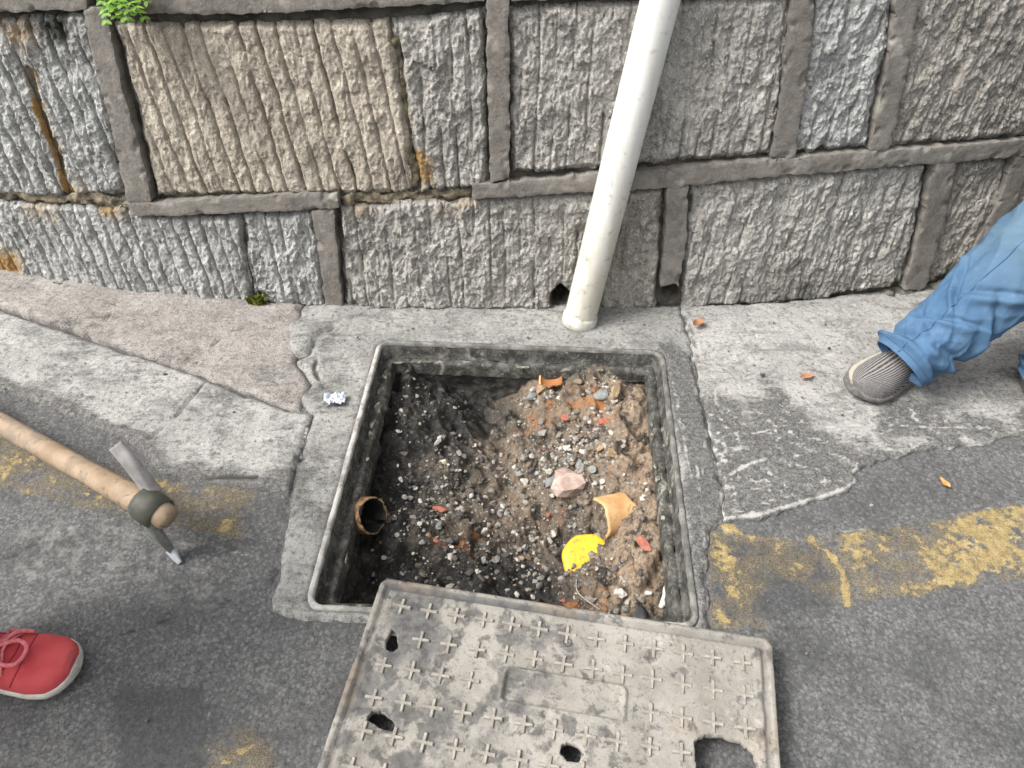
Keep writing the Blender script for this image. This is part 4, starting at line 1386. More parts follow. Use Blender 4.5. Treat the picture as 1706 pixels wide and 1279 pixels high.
# pipe mouth in the left chamber wall, its inner shade painted black
lw = fc - ux * HXI
q = on_floor(650, 860, 0.05)
pax = np.array([*(ux * 0.80 - uy * 0.34), 0.50])
pax /= np.linalg.norm(pax)
pl0 = np.array([*(fc - ux * (HXI - 0.030) + uy * ((q[:2] - fc) @ uy)), q[2]])
pl1 = pl0 - pax * 0.12
root = shell(pl0, pl1, 0.039, R(-60), R(285), 0.0035, 'drain_pipe_mouth', 'open end of a clay drain pipe poking from the left pit wall', 'drain pipe', (plain('grimy_clay', (0.20, 0.12, 0.06), (0.42, 0.25, 0.12), 30, 0.85, 0.2, 0.001, (0.04, 0.034, 0.026), 45, 0.45, 0.6), plain('black_inside', (0.012, 0.012, 0.013), (0.03, 0.029, 0.028), 30, 0.7, 0.3, 0)), 715, 0.012, 14, 60)
vv, ff = loft(np.array([[pl0 - pax * 0.06 + 0.036 * rr * (math.cos(t) * np.array([*uy, 0]) + math.sin(t) * np.cross(pax, [*uy, 0])) for t in np.linspace(0, 6.283, 24, endpoint=False)] for rr in (1, 0.5)]), True, False, True)
mk('bore_shade_disc', vv, ff, plain('bore_shade_black', (0.008, 0.008, 0.008), (0.015, 0.015, 0.015), 30, 0.9, 0.1, 0), root)  # black disc across the pipe, painted shade for its depth
# two shards of a pipe sticking from the back wall
q = np.array([*(fc + uy * (HYI - 0.01)), -0.10])
e1 = D(950, 628, 1)[:0]
for X, dx, rr, sd_, lb, zc in ((918, 0.07, 0.036, 721, 'flat orange shard of broken pipe beside the curved one under the back ledge', -0.034), (965, 0.085, 0.05, 722, 'curved orange pipe shard hanging open under the back ledge', -0.038)):
    g = G(X, 628, zc)
    c = np.array([*(fc + ux * ((g - fc) @ ux) + uy * (HYI - 0.022)), zc])
    shell(c, c + np.array([*uy, 0]) * 0.06, rr, R(215), R(325), 0.005, 'pipe_shard', lb, 'pipe shard', (m_clay, m_clay_in), sd_, 0.010)

# red brick chips
m_brick = plain('red_brick', (0.27, 0.085, 0.055), (0.42, 0.17, 0.12), 60, 0.9, 0.2, 0.001, (0.14, 0.09, 0.07), 70, 0.5, 0.66)
for i, (X, Y, s, st, lb) in enumerate([(737, 857, 0.011, 2.0, 'red brick chip on the black gravel right of the drain pipe mouth'), (1074, 913, 0.012, 2.2, 'long pinkish red brick chip right of the yellow disc'),
                                       (922, 823, 0.0065, 1.2, 'small bright red chip touching the pink concrete lump'), (913, 857, 0.007, 1.1, 'dark red chip below the pink concrete lump'),
                                       (905, 752, 0.0065, 1.0, 'dark red chip above the small bright white stone'), (727, 898, 0.008, 1.2, 'dull red chip below the red brick chip on the left'),
                                       (938, 1000, 0.006, 1.3, 'small red chip beside the cover edge at the pit front'), (1005, 705, 0.014, 1.4, 'reddish brick lump on the tan slope at the back'), (942, 697, 0.011, 1.3, 'orange-red brick lump on the rust coloured soil')]):
    pebble(X, Y, s, 0, lb, 'red brick chips in the pit', 750 + i, 0.5, 'brick chip', 'brick_chip', st, m_brick)

# yellow plastic disc, half buried
m_yel = plain('yellow_plastic', (0.62, 0.38, 0.012), (0.74, 0.48, 0.03), 26, 0.5, 0.5, 0.0008, (0.20, 0.145, 0.06), 60, 0.50, 0.68)
q = on_floor(978, 928, 0.012)
th = np.linspace(0, 2 * math.pi, 56, endpoint=False)
tilt = R(16)
rad = 0.054
prof = [(0.0, 0.004), (0.5, 0.0042), (0.85, 0.0035), (0.96, 0.001), (1.0, -0.003), (0.98, -0.010), (0.94, -0.010)]
rings = []
for rr, zz in prof[1:]:
    wob = 1 + 0.02 * np.sin(3 * th + 1) + 0.035 * np.sin(2 * th + 0.4) + 0.018 * np.sin(7 * th)
    xx, yy = rad * rr * np.cos(th) * wob, rad * rr * np.sin(th) * wob
    z_ = np.full_like(xx, zz) + 0.10 * np.clip(xx * 0.5 + yy * 0.86 - 0.036, 0, None)
    rings.append(np.stack([q[0] + xx, q[1] + yy * math.cos(tilt) - z_ * math.sin(tilt) * 0, q[2] + z_ + yy * math.sin(tilt)], 1))
V, F = loft(np.array(rings), True, True, False)
disc = mk('plastic_disc', V, F, m_yel)
meta(disc, 'bright yellow round plastic disc half buried at the front right of the pit', 'plastic disc')
# soil heaped over its lower half
v = []
rgd = np.random.RandomState(77)
parts, cols = [], []
for i in range(260):
    a, r_ = rgd.rand() * 2 * math.pi, rad * rgd.rand() ** 0.5 * 1.15
    dx, dy = r_ * math.cos(a), r_ * math.sin(a)
    if dy > -0.012 + 0.010 * math.sin(dx * 130) + dx * 0.45: continue
    s = 0.003 + 0.006 * rgd.rand() ** 2
    vv, ff = lump((s * 1.3, s, s * 0.8), rgd.randint(1 << 30))
    parts.append((rot_rand(vv, rgd) + q + np.array([dx, dy, dy * math.sin(tilt) + 0.006]), ff))
    cols.append(np.repeat([pal[rgd.choice([1, 2, 3, 4, 7, 2, 3])] * (0.6 + 0.4 * rgd.rand())], 12, 0))
V, F = cat_mesh(parts)
meta(mk('gravel', V, F, M['gravel'], None, np.concatenate(cols), False), 'crumbled soil heaped over the yellow disc', None, None, 'stuff')

# torn white strip in the front right corner of the pit
def ribbon_obj(C, w, mat, name, label, cat, th=0.0008, nn=24, seed=0, wv=0.0):
    C = spline(C, nn)
    T, S, U = frames(C)
    k = np.linspace(0, 1, nn)
    ww = w * (0.55 + 0.45 * np.sin(k * math.pi)) * (1 + 0.25 * pn(k * 6, k * 0 + seed, seed))
    L_, R_ = C + S * ww[:, None], C - S * ww[:, None]
    up = U * th
    mid = C + U * (w * 0.4)
    rings = np.stack([L_, mid, R_, R_ - up, mid - up, L_ - up], 1)
    V, F = loft(rings)
    return meta(mk(name, V, F, mat), label, cat)


m_white = plain('white_plastic_film', (0.55, 0.54, 0.50), (0.78, 0.77, 0.74), 60, 0.5, 0.4, 0.0006, (0.28, 0.24, 0.18), 60, 0.58, 0.68)
cs = [on_floor(X, Y, 0.012) for X, Y in ((1116, 960), (1112, 980), (1108, 998), (1100, 1012))]
ribbon_obj(cs, 0.008, m_white, 'plastic_strip', 'torn white plastic strip in the front right corner of the pit', 'litter', seed=3)
cs = [on_floor(X, Y, 0.008) for X, Y in ((960, 965), (962, 985), (978, 1000), (1000, 1015))]
ribbon_obj(cs, 0.0014, plain('grey_string', (0.26, 0.25, 0.22), (0.40, 0.38, 0.34), 60), 'plastic_string', 'thin pale string curving below the yellow disc', 'string', seed=4)
cs = [on_floor(X, Y, 0.006) for X, Y in ((790, 806), (815, 800), (836, 790), (850, 776))]
ribbon_obj(cs, 0.0032, plain('dark_twig', (0.05, 0.045, 0.035), (0.11, 0.09, 0.07), 60), 'root', 'dark curved root lying left of the pebble row', 'root', seed=5)

# ------------------------------------------------------------------ the cover
CZ = 0.050
c_tl, c_tr, c_bl = G(637, 961, CZ), G(1286, 1064, CZ), G(545, 1279, CZ)
cux = c_tr - c_tl
CW = float(np.hypot(*cux))
cux /= CW
cuy = np.array([cux[1], -cux[0]])             # towards the viewer
CH = CW
print('cover', CW, 'check left edge', (c_bl - c_tl) / np.hypot(*(c_bl - c_tl)), cuy)
c_c = c_tl + cux * CW / 2 + cuy * CH / 2


def cl(X, Y, z=CZ):
    """photo point -> cover coordinates (across, towards the viewer)"""
    p = G(X, Y, z) - c_tl
    return np.array([p @ cux, p @ cuy])


cover = thing('manhole_cover', (c_c[0], c_c[1], 0.01), 'square pale composite manhole cover with raised crosses pulled off the pit', 'manhole cover')
hole_px = [[(655, 1042), (662, 1060), (664, 1078), (655, 1083), (641, 1082), (643, 1066), (650, 1052)],
           [(610, 1190), (622, 1182), (640, 1184), (652, 1194), (660, 1206), (655, 1218), (640, 1214), (622, 1204), (612, 1198)],
           [(936, 1236), (950, 1233), (966, 1240), (973, 1254), (966, 1268), (946, 1266), (932, 1254)],
           [(1156, 1232), (1176, 1222), (1206, 1222), (1236, 1232), (1256, 1250), (1266, 1280), (1262, 1330), (1220, 1350), (1172, 1340), (1160, 1290)]]
HOLES = [rough(np.array([cl(*p) for p in h]), 0.004, 0.0022, 800 + i, 60) for i, h in enumerate(hole_px)]
panel = [cl(*p) for p in ((838, 1111), (1043, 1138), (1044, 1206), (830, 1172))]
pc = np.mean(panel, 0)
pw = 0.5 * (np.hypot(*(panel[1] - panel[0])) + np.hypot(*(panel[2] - panel[3])))
phh = 0.5 * (np.hypot(*(panel[3] - panel[0])) + np.hypot(*(panel[2] - panel[1])))
print('panel', pc, pw, phh)


def rr_sd(P, c, hx, hy, r):
    q = np.abs(P - c) - np.array([hx - r, hy - r])
    return -(np.hypot(np.clip(q[:, 0], 0, None), np.clip(q[:, 1], 0, None)) + np.minimum(q.max(1), 0) - r)


def cov_h(P, sd):
    x, y = P[:, 0], P[:, 1]
    e = rr_sd(P, np.array([CW / 2, CH / 2]), CW / 2, CH / 2, 0.016)
    h = np.zeros(len(P))
    h = h + 0.0015 * sstep(0.0, 0.003, e) - 0.0015
    wob = 0.0012 * fbm(x * 18, y * 18, 811, 2)
    h = h - 0.0065 * sstep(0.009, 0.011, e + wob) * (1 - sstep(0.019, 0.021, e + wob))          # groove inside the outer lip
    h = h - 0.0012 * sstep(0.021, 0.023, e)
    h = h - 0.0018 * sstep(0.030, 0.033, e + wob)
    pd = rr_sd(P, pc, pw / 2, phh / 2, 0.012)
    pr = 0.0068 * np.exp(-((pd - 0.003) / 0.0026) ** 2)
    pr = pr - 0.001 * sstep(0.005, 0.008, pd)
    h = h + pr
    nn_ = fbm(x * 9, y * 9, 815, 4)
    h = h + 0.0012 * nn_ + 0.0006 * pn(x * 90, y * 90, 817) - 0.0016 * sstep(0.25, 0.5, fbm(x * 30, y * 30, 819, 3))
    return h


def cov_map(P, h):
    p = c_tl + P[:, :1] * cux + P[:, 1:] * cuy
    return np.column_stack([p, CZ + h])


def rr_poly(hx, hy, r, n=6):
    pts = []
    for cx, cy, a0 in ((hx - r, -hy + r, -90), (hx - r, hy - r, 0), (-hx + r, hy - r, 90), (-hx + r, -hy + r, 180)):
        for i in range(n):
            a = R(a0 + 90 * i / (n - 1))
            pts.append((CW / 2 + cx + r * math.cos(a), CH / 2 + cy + r * math.sin(a)))
    return np.array(pts)


mc = Mat('cover_composite', 0.85, 0.3)
n1, n2, n3, n4 = mc.noise(10, 5, 0.6), mc.noise(55, 5, 0.65), mc.noise(260, 3, 0.65), mc.noise(24, 4, 0.6)
c = mc.mix(mc.rng(n1, 0.3, 0.7), (0.205, 0.191, 0.168), (0.30, 0.281, 0.25))
c = mc.mix(mc.rng(n2, 0.55, 0.75, 0, 0.6), c, (0.40, 0.375, 0.335))
c = mc.mix(mc.rng(mc.noise(120, 4, 0.7), 0.45, 0.3, 0, 0.7), c, (0.10, 0.09, 0.077))
c = mc.mix(mc.rng(n3, 0.44, 0.28, 0, 0.55), c, (0.11, 0.098, 0.082))
d = mc.math('ADD', mc.ch(0), mc.math('SUBTRACT', mc.math('ADD', n4, mc.math('MULTIPLY', n2, 0.7)), 0.85))
c = mc.mix(mc.rng(mc.math('ADD', mc.noise(30, 4, 0.66, 0.2), mc.math('MULTIPLY', mc.ch(0), 0.22)), 0.55, 0.66, 0, 0.85), c, mc.mix(mc.rng(n2, 0.35, 0.65), (0.055, 0.053, 0.051), (0.125, 0.12, 0.111)))
c = mc.mix(mc.rng(d, 0.34, 0.62, 0, 0.8), c, mc.mix(mc.rng(n2, 0.35, 0.65), (0.065, 0.064, 0.066), (0.14, 0.135, 0.13)))
c = mc.mix(mc.math('MULTIPLY', mc.ch(1), 0.85), c, (0.075, 0.076, 0.08))
c = mc.mix(mc.math('MULTIPLY', mc.ch(2), mc.rng(n2, 0.3, 0.6)), c, (0.24, 0.185, 0.13))
mc.bump(n2, 0.0022, 0.8)
mc.bump(n3, 0.0007, 0.7)
M['cover'] = mc.done(c)
m_cross = plain('worn_cross', (0.21, 0.192, 0.165), (0.37, 0.343, 0.30), 60, 0.85, 0.3, 0.0012, (0.13, 0.12, 0.105), 30, 0.46, 0.60)


def cov_attr(P, e_dark=True):
    x, y = P[:, 0], P[:, 1]
    n = fbm(x * 8, y * 8, 821, 3)
    A = np.zeros((len(P), 3))
    A[:, 0] = np.clip(0.42 - 0.40 * sstep(0.2, 0.8, x / CW) + 0.45 * n, 0, 1)
    e = rr_sd(P, np.array([CW / 2, CH / 2]), CW / 2, CH / 2, 0.016)
    groove = sstep(0.008, 0.010, e) * (1 - sstep(0.0195, 0.0215, e))
    back_side = (y < 0.04) & (x < 0.55 * CW)
    A[:, 1] = groove * np.where(back_side, 0.95, 0.35 + 0.6 * n)
    for hxy, rr_, s in (((0.09, 0.55), 0.03, 0.5), ((0.30, 0.75), 0.03, 0.4)):
        A[:, 0] += s * np.exp(-((P - np.array(hxy) * CW) ** 2).sum(1) / rr_ ** 2)
    A[:, 2] = 0.7 * (1 - sstep(0.0, 0.03, e)) * sstep(0.0, 0.4, n) + 0.4 * sstep(0.2, 0.5, n) * (x > 0.7 * CW)
    return np.clip(A, 0, 1)


V, F, P, sd = sheet(rr_poly(CW / 2, CH / 2, 0.016), 0.0031, cov_h, cov_map, 0.013, HOLES)
A = cov_attr(P)
pd_ = rr_sd(P, pc, pw / 2, phh / 2, 0.012)
A[:, 2] = np.maximum(A[:, 2], 0)
mk('plate', V, F, M['cover'], cover, A)
# side skirt and the underside
outl = rr_poly(CW / 2, CH / 2, 0.016)
rings = []
for zz, ins in ((-0.002, 0.0), (-0.02, 0.0004), (-0.036, 0.0015), (-0.038, 0.003), (-0.038, 0.02), (-0.012, 0.022)):
    p = (outl - np.array([CW / 2, CH / 2])) * (1 - ins / (CW / 2)) + np.array([CW / 2, CH / 2])
    rings.append(cov_map(p, np.full(len(p), zz)))
V, F = loft(np.array(rings), True, False, False)
mk('side_wall', V, [f[:, ::-1] for f in F], M['cover'], cover, np.tile([0.4, 0.3, 0.2], (len(V), 1)))
V, F, P, sd = sheet(rr_poly(CW / 2 - 0.02, CH / 2 - 0.02, 0.016), 0.008, lambda P, sd: np.full(len(P), -0.0125), cov_map, 0.0005, HOLES)
mk('underside', V, F[:, ::-1], M['cover'], cover, np.tile([0.6, 0.3, 0.0], (len(V), 1)))

# raised crosses: one mesh shared by all
def bar(L, w, h):
    pts = []
    for s, z, k in ((1.0, 0, 1.0), (0.96, h * 0.8, 0.86), (0.90, h, 0.6)):
        pts.append([(-L * s, -w * k, z), (L * s, -w * k, z), (L * s, w * k, z), (-L * s, w * k, z)])
    return loft(np.array(pts, float), True, False, True)


cross_meshes = []
for vi in range(7):
    rgx = np.random.RandomState(900 + vi)
    hh = (0.0056, 0.0060, 0.005, 0.0044, 0.0038, 0.0050, 0.0032)[vi]
    L1, L2 = 0.0165 * (0.86 + 0.2 * rgx.rand()), 0.0165 * (0.86 + 0.2 * rgx.rand())
    v1_, f1_ = bar(L1, 0.0029, hh)
    v2_, f2_ = bar(L2, 0.0029, hh * 0.97)
    v2_ = v2_ @ np.array([[0, -1, 0], [1, 0, 0], [0, 0, 1]]).T
    Vx, Fx = cat_mesh([(v1_, f1_), (v2_, f2_)])
    Vx[:, 2] -= 0.0012
    me_o = mk('raised_cross', Vx, Fx, m_cross, None, None, False, origin=(0, 0, 0))
    cross_meshes.append(me_o.data)
    bpy.data.objects.remove(me_o)
g0 = cl(670, 1008)
g1 = cl(1238, 1105)
sx_ = (g1[0] - g0[0]) / 12.0
r2 = cl(640, 1105)
sy_ = (r2[1] - g0[1]) / 2.0
print('grid', g0, g1, sx_, sy_)
ang = math.atan2(cux[1], cux[0])
for j in range(12):
    for i in range(13):
        pxy = np.array([g0[0] + i * sx_, (g0[1] + g1[1]) / 2 + j * sy_]) + np.array([RND.uniform(-1, 1), RND.uniform(-1, 1)]) * 0.0007
        if pxy[1] > CH - 0.04 or pxy[0] > CW - 0.035: continue
        if rr_sd(pxy[None], pc, pw / 2, phh / 2, 0.01)[0] > -0.002: continue
        if any(seg_sd(pxy[None], hp)[0][0] > -0.005 for hp in HOLES): continue
        k = RND.choice([0, 1, 2, 5, 0, 1, 2] if i < 6 else [2, 3, 4, 5, 6, 3, 2])
        o = bpy.data.objects.new('raised_cross', cross_meshes[k])
        COL.objects.link(o)
        o.parent = cover
        w = cov_map(pxy[None], cov_h(pxy[None], None) + 0.0)[0]
        o.location = w - world_of(cover)
        o.rotation_euler = (0, 0, ang + RND.uniform(-0.03, 0.03) + RND.choice([0, math.pi / 2]))
# small round plug near the back edge
kp = cl(945, 1069)
rings = []
for rr, zz in ((0.0085, 0.0), (0.0082, 0.0022), (0.0066, 0.0024), (0.006, 0.0008), (0.0045, -0.001)):
    t = np.linspace(0, 2 * math.pi, 24, endpoint=False)
    rings.append(cov_map(kp + rr * np.stack([np.cos(t), -np.sin(t)], 1), np.full(24, zz - 0.0035)))
V, F = loft(np.array(rings), True, False, True)
mk('round_plug', V, F, plain('dark_plug', (0.05, 0.048, 0.045), (0.12, 0.115, 0.105), 120), cover)

# ------------------------------------------------------------------ the white drain pipe
m_pvc = Mat('white_pvc', 0.45, 0.5)
n1, n2 = m_pvc.noise(9, 6, 0.65, sc3=(3, 3, 0.35)), m_pvc.noise(45, 5, 0.7)
zc = m_pvc.n('ShaderNodeSeparateXYZ')
m_pvc.t.links.new(m_pvc.co, zc.inputs[0])
low = m_pvc.rng(zc.outputs[2], 0.75, 0.0, 0.0, 1.0)
c = m_pvc.mix(m_pvc.rng(n1, 0.3, 0.7), (0.70, 0.70, 0.675), (0.60, 0.595, 0.555))
c = m_pvc.mix(m_pvc.math('MULTIPLY', low, m_pvc.rng(n1, 0.25, 0.75, 0.3, 1.0)), c, (0.47, 0.44, 0.36))
c = m_pvc.mix(m_pvc.rng(m_pvc.math('MULTIPLY', low, m_pvc.rng(n2, 0.52, 0.72)), 0.1, 0.8, 0, 0.7), c, (0.26, 0.24, 0.19))
c = m_pvc.mix(m_pvc.rng(n2, 0.55, 0.72, 0, 0.6), c, (0.36, 0.34, 0.29))
m_pvc.bump(n2, 0.0004, 0.5)
M['pvc'] = m_pvc.done(c)
pb = np.array([*G(964, 540, 0.0), 0.004])
pt = D(1100, 0, 1.555)
dirp = (pt - pb) / np.linalg.norm(pt - pb)
print('pipe', pb, pt, 'wall y at top', yb(pt[0]) + pt[2] * BATTER)
pipe = thing('drain_pipe', tuple(pb), 'white plastic drain pipe leaning up the stone wall behind the pit', 'drain pipe')
C = np.array([pb + dirp * t for t in np.linspace(0.0, 1.45, 60)])
rr = np.full(60, 0.0405)
V, F = loft(tube(C, rr, 40))
mk('tube', V, F, M['pvc'], pipe)
C = np.array([pb + dirp * t for t in (-0.004, -0.002, 0.012, 0.020, 0.026, 0.028)])
V, F = loft(tube(C, np.array([0.040, 0.0445, 0.0448, 0.0445, 0.0435, 0.0402]), 40), True, False, False)
mk('end_collar', V, F, M['pvc'], pipe)

# ------------------------------------------------------------------ people (legs seen at the picture's edges)
def denim(name, c1, c2, c3, wear):
    m = Mat(name, 0.9, 0.15)
    n1, n2, n3 = m.noise(6, 4, 0.6), m.noise(40, 4, 0.6, sc3=(1, 1, 0.5)), m.noise(900, 2, 0.6)
    c = m.mix(m.rng(n1, 0.3, 0.7), c1, c2)
    c = m.mix(m.rng(n2, 0.5, 0.75, 0, 0.6), c, c3)
    c = m.mix(m.rng(m.math('MULTIPLY', m.ch(0), m.rng(n1, 0.25, 0.6, 0.6, 1)), 0.1, 0.9, 0, 0.8), c, wear)
    c = m.mix(m.rng(n3, 0.42, 0.3, 0, 0.4), c, tuple(x * 0.55 for x in c1))
    m.bump(n3, 0.0006, 0.6)
    m.bump(n2, 0.002, 0.5)
    return m.done(c)


M['denim'] = denim('blue_denim', (0.052, 0.108, 0.19), (0.074, 0.142, 0.238), (0.11, 0.185, 0.285), (0.105, 0.165, 0.21))
M['trouser'] = denim('dark_trousers', (0.03, 0.03, 0.035), (0.05, 0.05, 0.055), (0.07, 0.07, 0.075), (0.08, 0.08, 0.08))
M['stitch'] = plain('stitching', (0.045, 0.085, 0.15), (0.075, 0.125, 0.20), 200, 0.9, 0.1, 0.0004)
M['skin'] = plain('skin', (0.42, 0.25, 0.17), (0.50, 0.31, 0.22), 30, 0.55, 0.4, 0.0004)


def leg_tube(C, rad, folds=None, m=150, n=240, seed=0, flat=0.92):
    C = spline(C, n)
    k = np.linspace(0, 1, n)
    r = np.interp(k, np.linspace(0, 1, len(rad)), rad)
    T, S, U = frames(C)
    th = np.linspace(0, 2 * math.pi, m, endpoint=False)
    K, TH = np.meshgrid(k, th, indexing='ij')
    L = np.linalg.norm(np.diff(C, axis=0), axis=1).sum()
    s = K * L
    dr = 0.0065 * fbm(np.cos(TH) * 1.6 + s * 5 + 9, np.sin(TH) * 1.6 - s * 7, seed, 3)
    # ends of the pattern meet: use cos/sin of the angle
    dr = dr + 0.0045 * (0.35 - np.abs(pn(np.cos(TH) * 1.2 + 4 + s * 2, np.sin(TH) * 1.2 + s * 13, seed + 4))) * (0.4 + 1.2 * np.exp(-s / 0.10))
    cx_, cy_ = np.cos(TH) * 1.1, np.sin(TH) * 1.1
    q1 = pn(cx_ + s * 7.5 + 3, cy_ * 1.3 - s * 5.0, seed + 7)
    q2 = pn(cx_ * 1.6 - s * 13 + 8, cy_ * 1.4 + s * 10.0, seed + 8)
    calm = sstep(0.004, 0.075, s)
    dr = dr * (0.35 + 0.65 * calm) + calm * (0.017 * (0.33 - (np.abs(q1) + 0.004) ** 0.55) + 0.006 * (0.33 - (np.abs(q2) + 0.006) ** 0.6))
    if folds is not None:
        dr = dr + folds(s, TH) * (0.3 + 0.7 * sstep(0.0, 0.03, s))
    rr = r[:, None] + dr
    P = C[:, None] + rr[..., None] * (np.cos(TH)[..., None] * S[:, None] + flat * np.sin(TH)[..., None] * U[:, None])
    return P, k, s, TH


def trouser(parent, C, rad, folds, mat, seed, name='trouser_leg', hem=True):
    P, k, s, TH = leg_tube(C, rad, folds, seed=seed)
    n, m_ = P.shape[:2]
    V, F = loft(P, True, False, True)
    A = np.zeros((len(V), 3))
    A[:n * m_, 0] = np.clip(0.8 * np.exp(-((s - 0.36) / 0.16) ** 2) * sstep(-0.6, 0.9, np.sin(TH)), 0, 1).ravel()
    o = mk(name, V, F, mat, parent, A)
    if folds is not None:
        ctr_ = P.mean(1, keepdims=True)
        out = P + (P - ctr_) / np.linalg.norm(P - ctr_, axis=2, keepdims=True) * 0.0004
        j = int(m_ * 0.235)
        sv, sf = loft(tube(out[2:200:2, j], np.full(len(out[2:200:2]), 0.0016), 6))
        mk('side_seam', sv, sf, mat, parent, np.zeros((len(sv), 3)))
        for ri in (6,):
            ring = np.vstack([out[ri], out[ri][:1]])
            sv, sf = loft(tube(ring, np.full(len(ring), 0.0013), 6), True, False, False)
            mk('hem_stitch', sv, sf, M['stitch'], parent)
    # the inside of the hem
    c0 = P[0].mean(0)
    inner = np.array([P[0], c0 + (P[0] - c0) * 0.95, c0 + (P[6] - c0) * 0.9 ])
    V, F = loft(inner, True, False, False)
    mk('hem', V, [f[:, ::-1] for f in F], mat, parent, np.zeros((len(V), 3)))
    return o


def foot_frame(toe, heel):
    f = np.array(toe) - np.array(heel)
    L = float(np.hypot(f[0], f[1]))
    f = np.array([f[0], f[1], 0]) / L
    s = np.array([-f[1], f[0], 0])
    return np.array([heel[0], heel[1], 0.0]), f, s, L


def shoe_profile(t):
    """half width and top height along a shoe, heel 0 to toe 1 (per shoe length 0.28)"""
    w = np.interp(t, [0, .03, .08, .2, .4, .58, .74, .86, .93, .97, .99, 1], [.004, .017, .027, .033, .034, .042, .048, .046, .037, .026, .016, .004])
    h = np.interp(t, [0, .03, .1, .3, .42, .55, .68, .8, .9, .96, .99, 1], [.05, .075, .088, .090, .086, .075, .062, .054, .047, .038, .028, .018])
    return w, h


def shoe(parent, toe, heel, upper, solem, z0=0.008, sole_h=0.022, wscale=1.0, open_at=None, name='shoe', stripes=None):
    o0, f, s, L = foot_frame(toe, heel)
    k = L / 0.28
    ts = 0.5 - 0.5 * np.cos(np.linspace(0, math.pi, 70))
    w, h = shoe_profile(ts)
    w, h = w * k * wscale, h * k
    root = bpy.data.objects.new(name, None)
    COL.objects.link(root)
    root.parent = parent
    root.location = o0 + np.array([0, 0, z0]) - world_of(parent)
    # sole
    phi = np.linspace(0, 2 * math.pi, 24, endpoint=False)
    rings = []
    for t, ww in zip(ts, w):
        sq = np.sign(np.cos(phi)) * np.abs(np.cos(phi)) ** 0.5
        zz = np.sign(np.sin(phi)) * np.abs(np.sin(phi)) ** 0.5
        lift = 0.010 * k * max(0, (t - 0.8) / 0.2) ** 2
        rings.append(o0 + f * (t * L) + np.outer(sq * (ww + 0.0035), s) + np.outer(z0 + sole_h / 2 + zz * sole_h / 2 + lift, [0, 0, 1]))
    V, F = loft(np.array(rings))
    mk('sole', V, F, solem, root)
    # upper
    m_ = 40
    phi = np.linspace(-0.10, math.pi + 0.10, m_)
    rings, AA = [], []
    t2 = 0.012 + ts * 0.976
    w, h = shoe_profile(t2)
    w, h = w * k * wscale, h * k
    for t, ww, hh in zip(t2, w, h):
        e = 0.75
        cx = np.sign(np.cos(phi)) * np.abs(np.cos(phi)) ** e
        sz = np.sign(np.sin(phi)) * np.abs(np.sin(phi)) ** e
        lift = 0.010 * k * max(0, (t - 0.8) / 0.2) ** 2
        zz = z0 + sole_h * 0.8 + lift + sz * max(hh - sole_h * 0.5, 0.004)
        rings.append(o0 + f * (t * L) + np.outer(cx * ww, s) + np.outer(zz, [0, 0, 1]))
        a = np.zeros((m_, 3))
        a[:, 0] = t
        a[:, 1] = phi / math.pi
        AA.append(a)
    V, F = loft(np.array(rings), False, True, True)
    mk('upper', V, [fx[:, ::-1] for fx in F], upper, root, np.vstack(AA + [np.array([[0, .5, 0]]), np.array([[1, .5, 0]])]))
    return root, o0, f, s, L, k


# person in blue jeans, right
m_knit = Mat('grey_knit', 0.9, 0.2)
t_, p_ = m_knit.ch(0), m_knit.ch(1)
n2 = m_knit.noise(300, 3)
tt = m_knit.math('SUBTRACT', 1.02, t_)
ph = m_knit.math('DIVIDE', m_knit.math('SUBTRACT', p_, 0.5), m_knit.math('ADD', tt, 0.35))
wv = m_knit.n('ShaderNodeTexWave', wave_type='BANDS')
cmb = m_knit.n('ShaderNodeCombineXYZ')
m_knit.put(cmb.inputs[0], ph)
m_knit.put(cmb.inputs[1], m_knit.math('MULTIPLY', t_, 0.25))
m_knit.t.links.new(cmb.outputs[0], wv.inputs[0])
wv.inputs['Scale'].default_value = 6.0
wv.inputs['Distortion'].default_value = 0.6
wv.inputs['Detail'].default_value = 2
wv.inputs['Detail Scale'].default_value = 8
c = m_knit.mix(m_knit.rng(wv.outputs['Fac'], 0.35, 0.62), (0.05, 0.047, 0.047), (0.25, 0.237, 0.23))
c = m_knit.mix(m_knit.rng(n2, 0.5, 0.7, 0, 0.5), c, (0.33, 0.31, 0.295))
c = m_knit.mix(m_knit.math('MULTIPLY', m_knit.rng(p_, 0.67, 0.71), m_knit.rng(p_, 0.86, 0.82)), c, (0.46, 0.41, 0.34))
m_knit.bump(wv.outputs['Fac'], 0.002, 0.6)
M['knit'] = m_knit.done(c)
m_sole_d = plain('dark_rubber', (0.09, 0.083, 0.078), (0.17, 0.16, 0.15), 60, 0.8, 0.3, 0.0008)

anR = np.array([0.93, 1.335, 0.095])
toeR = np.array([*G(1418, 655, 0.02), 0])
fd = np.array([anR[0] - toeR[0], anR[1] - toeR[1], 0])
fd /= np.linalg.norm(fd)
heelR = toeR + fd * 0.27
hem_c = D(1498, 606, 1.712)
c2_, c3_ = D(1590, 535, 1.685), D(1706, 440, 1.63)
kneeR = c3_ + (c3_ - c2_) * 0.55
hipR = kneeR + np.array([0.16, 0.02, 0.36])
print('hem', hem_c, c2_, c3_, kneeR, 'heel', heelR)
man = thing('person', (1.30, 1.32, 0), 'person in faded blue jeans and grey knit shoes striding in at the right', 'person')


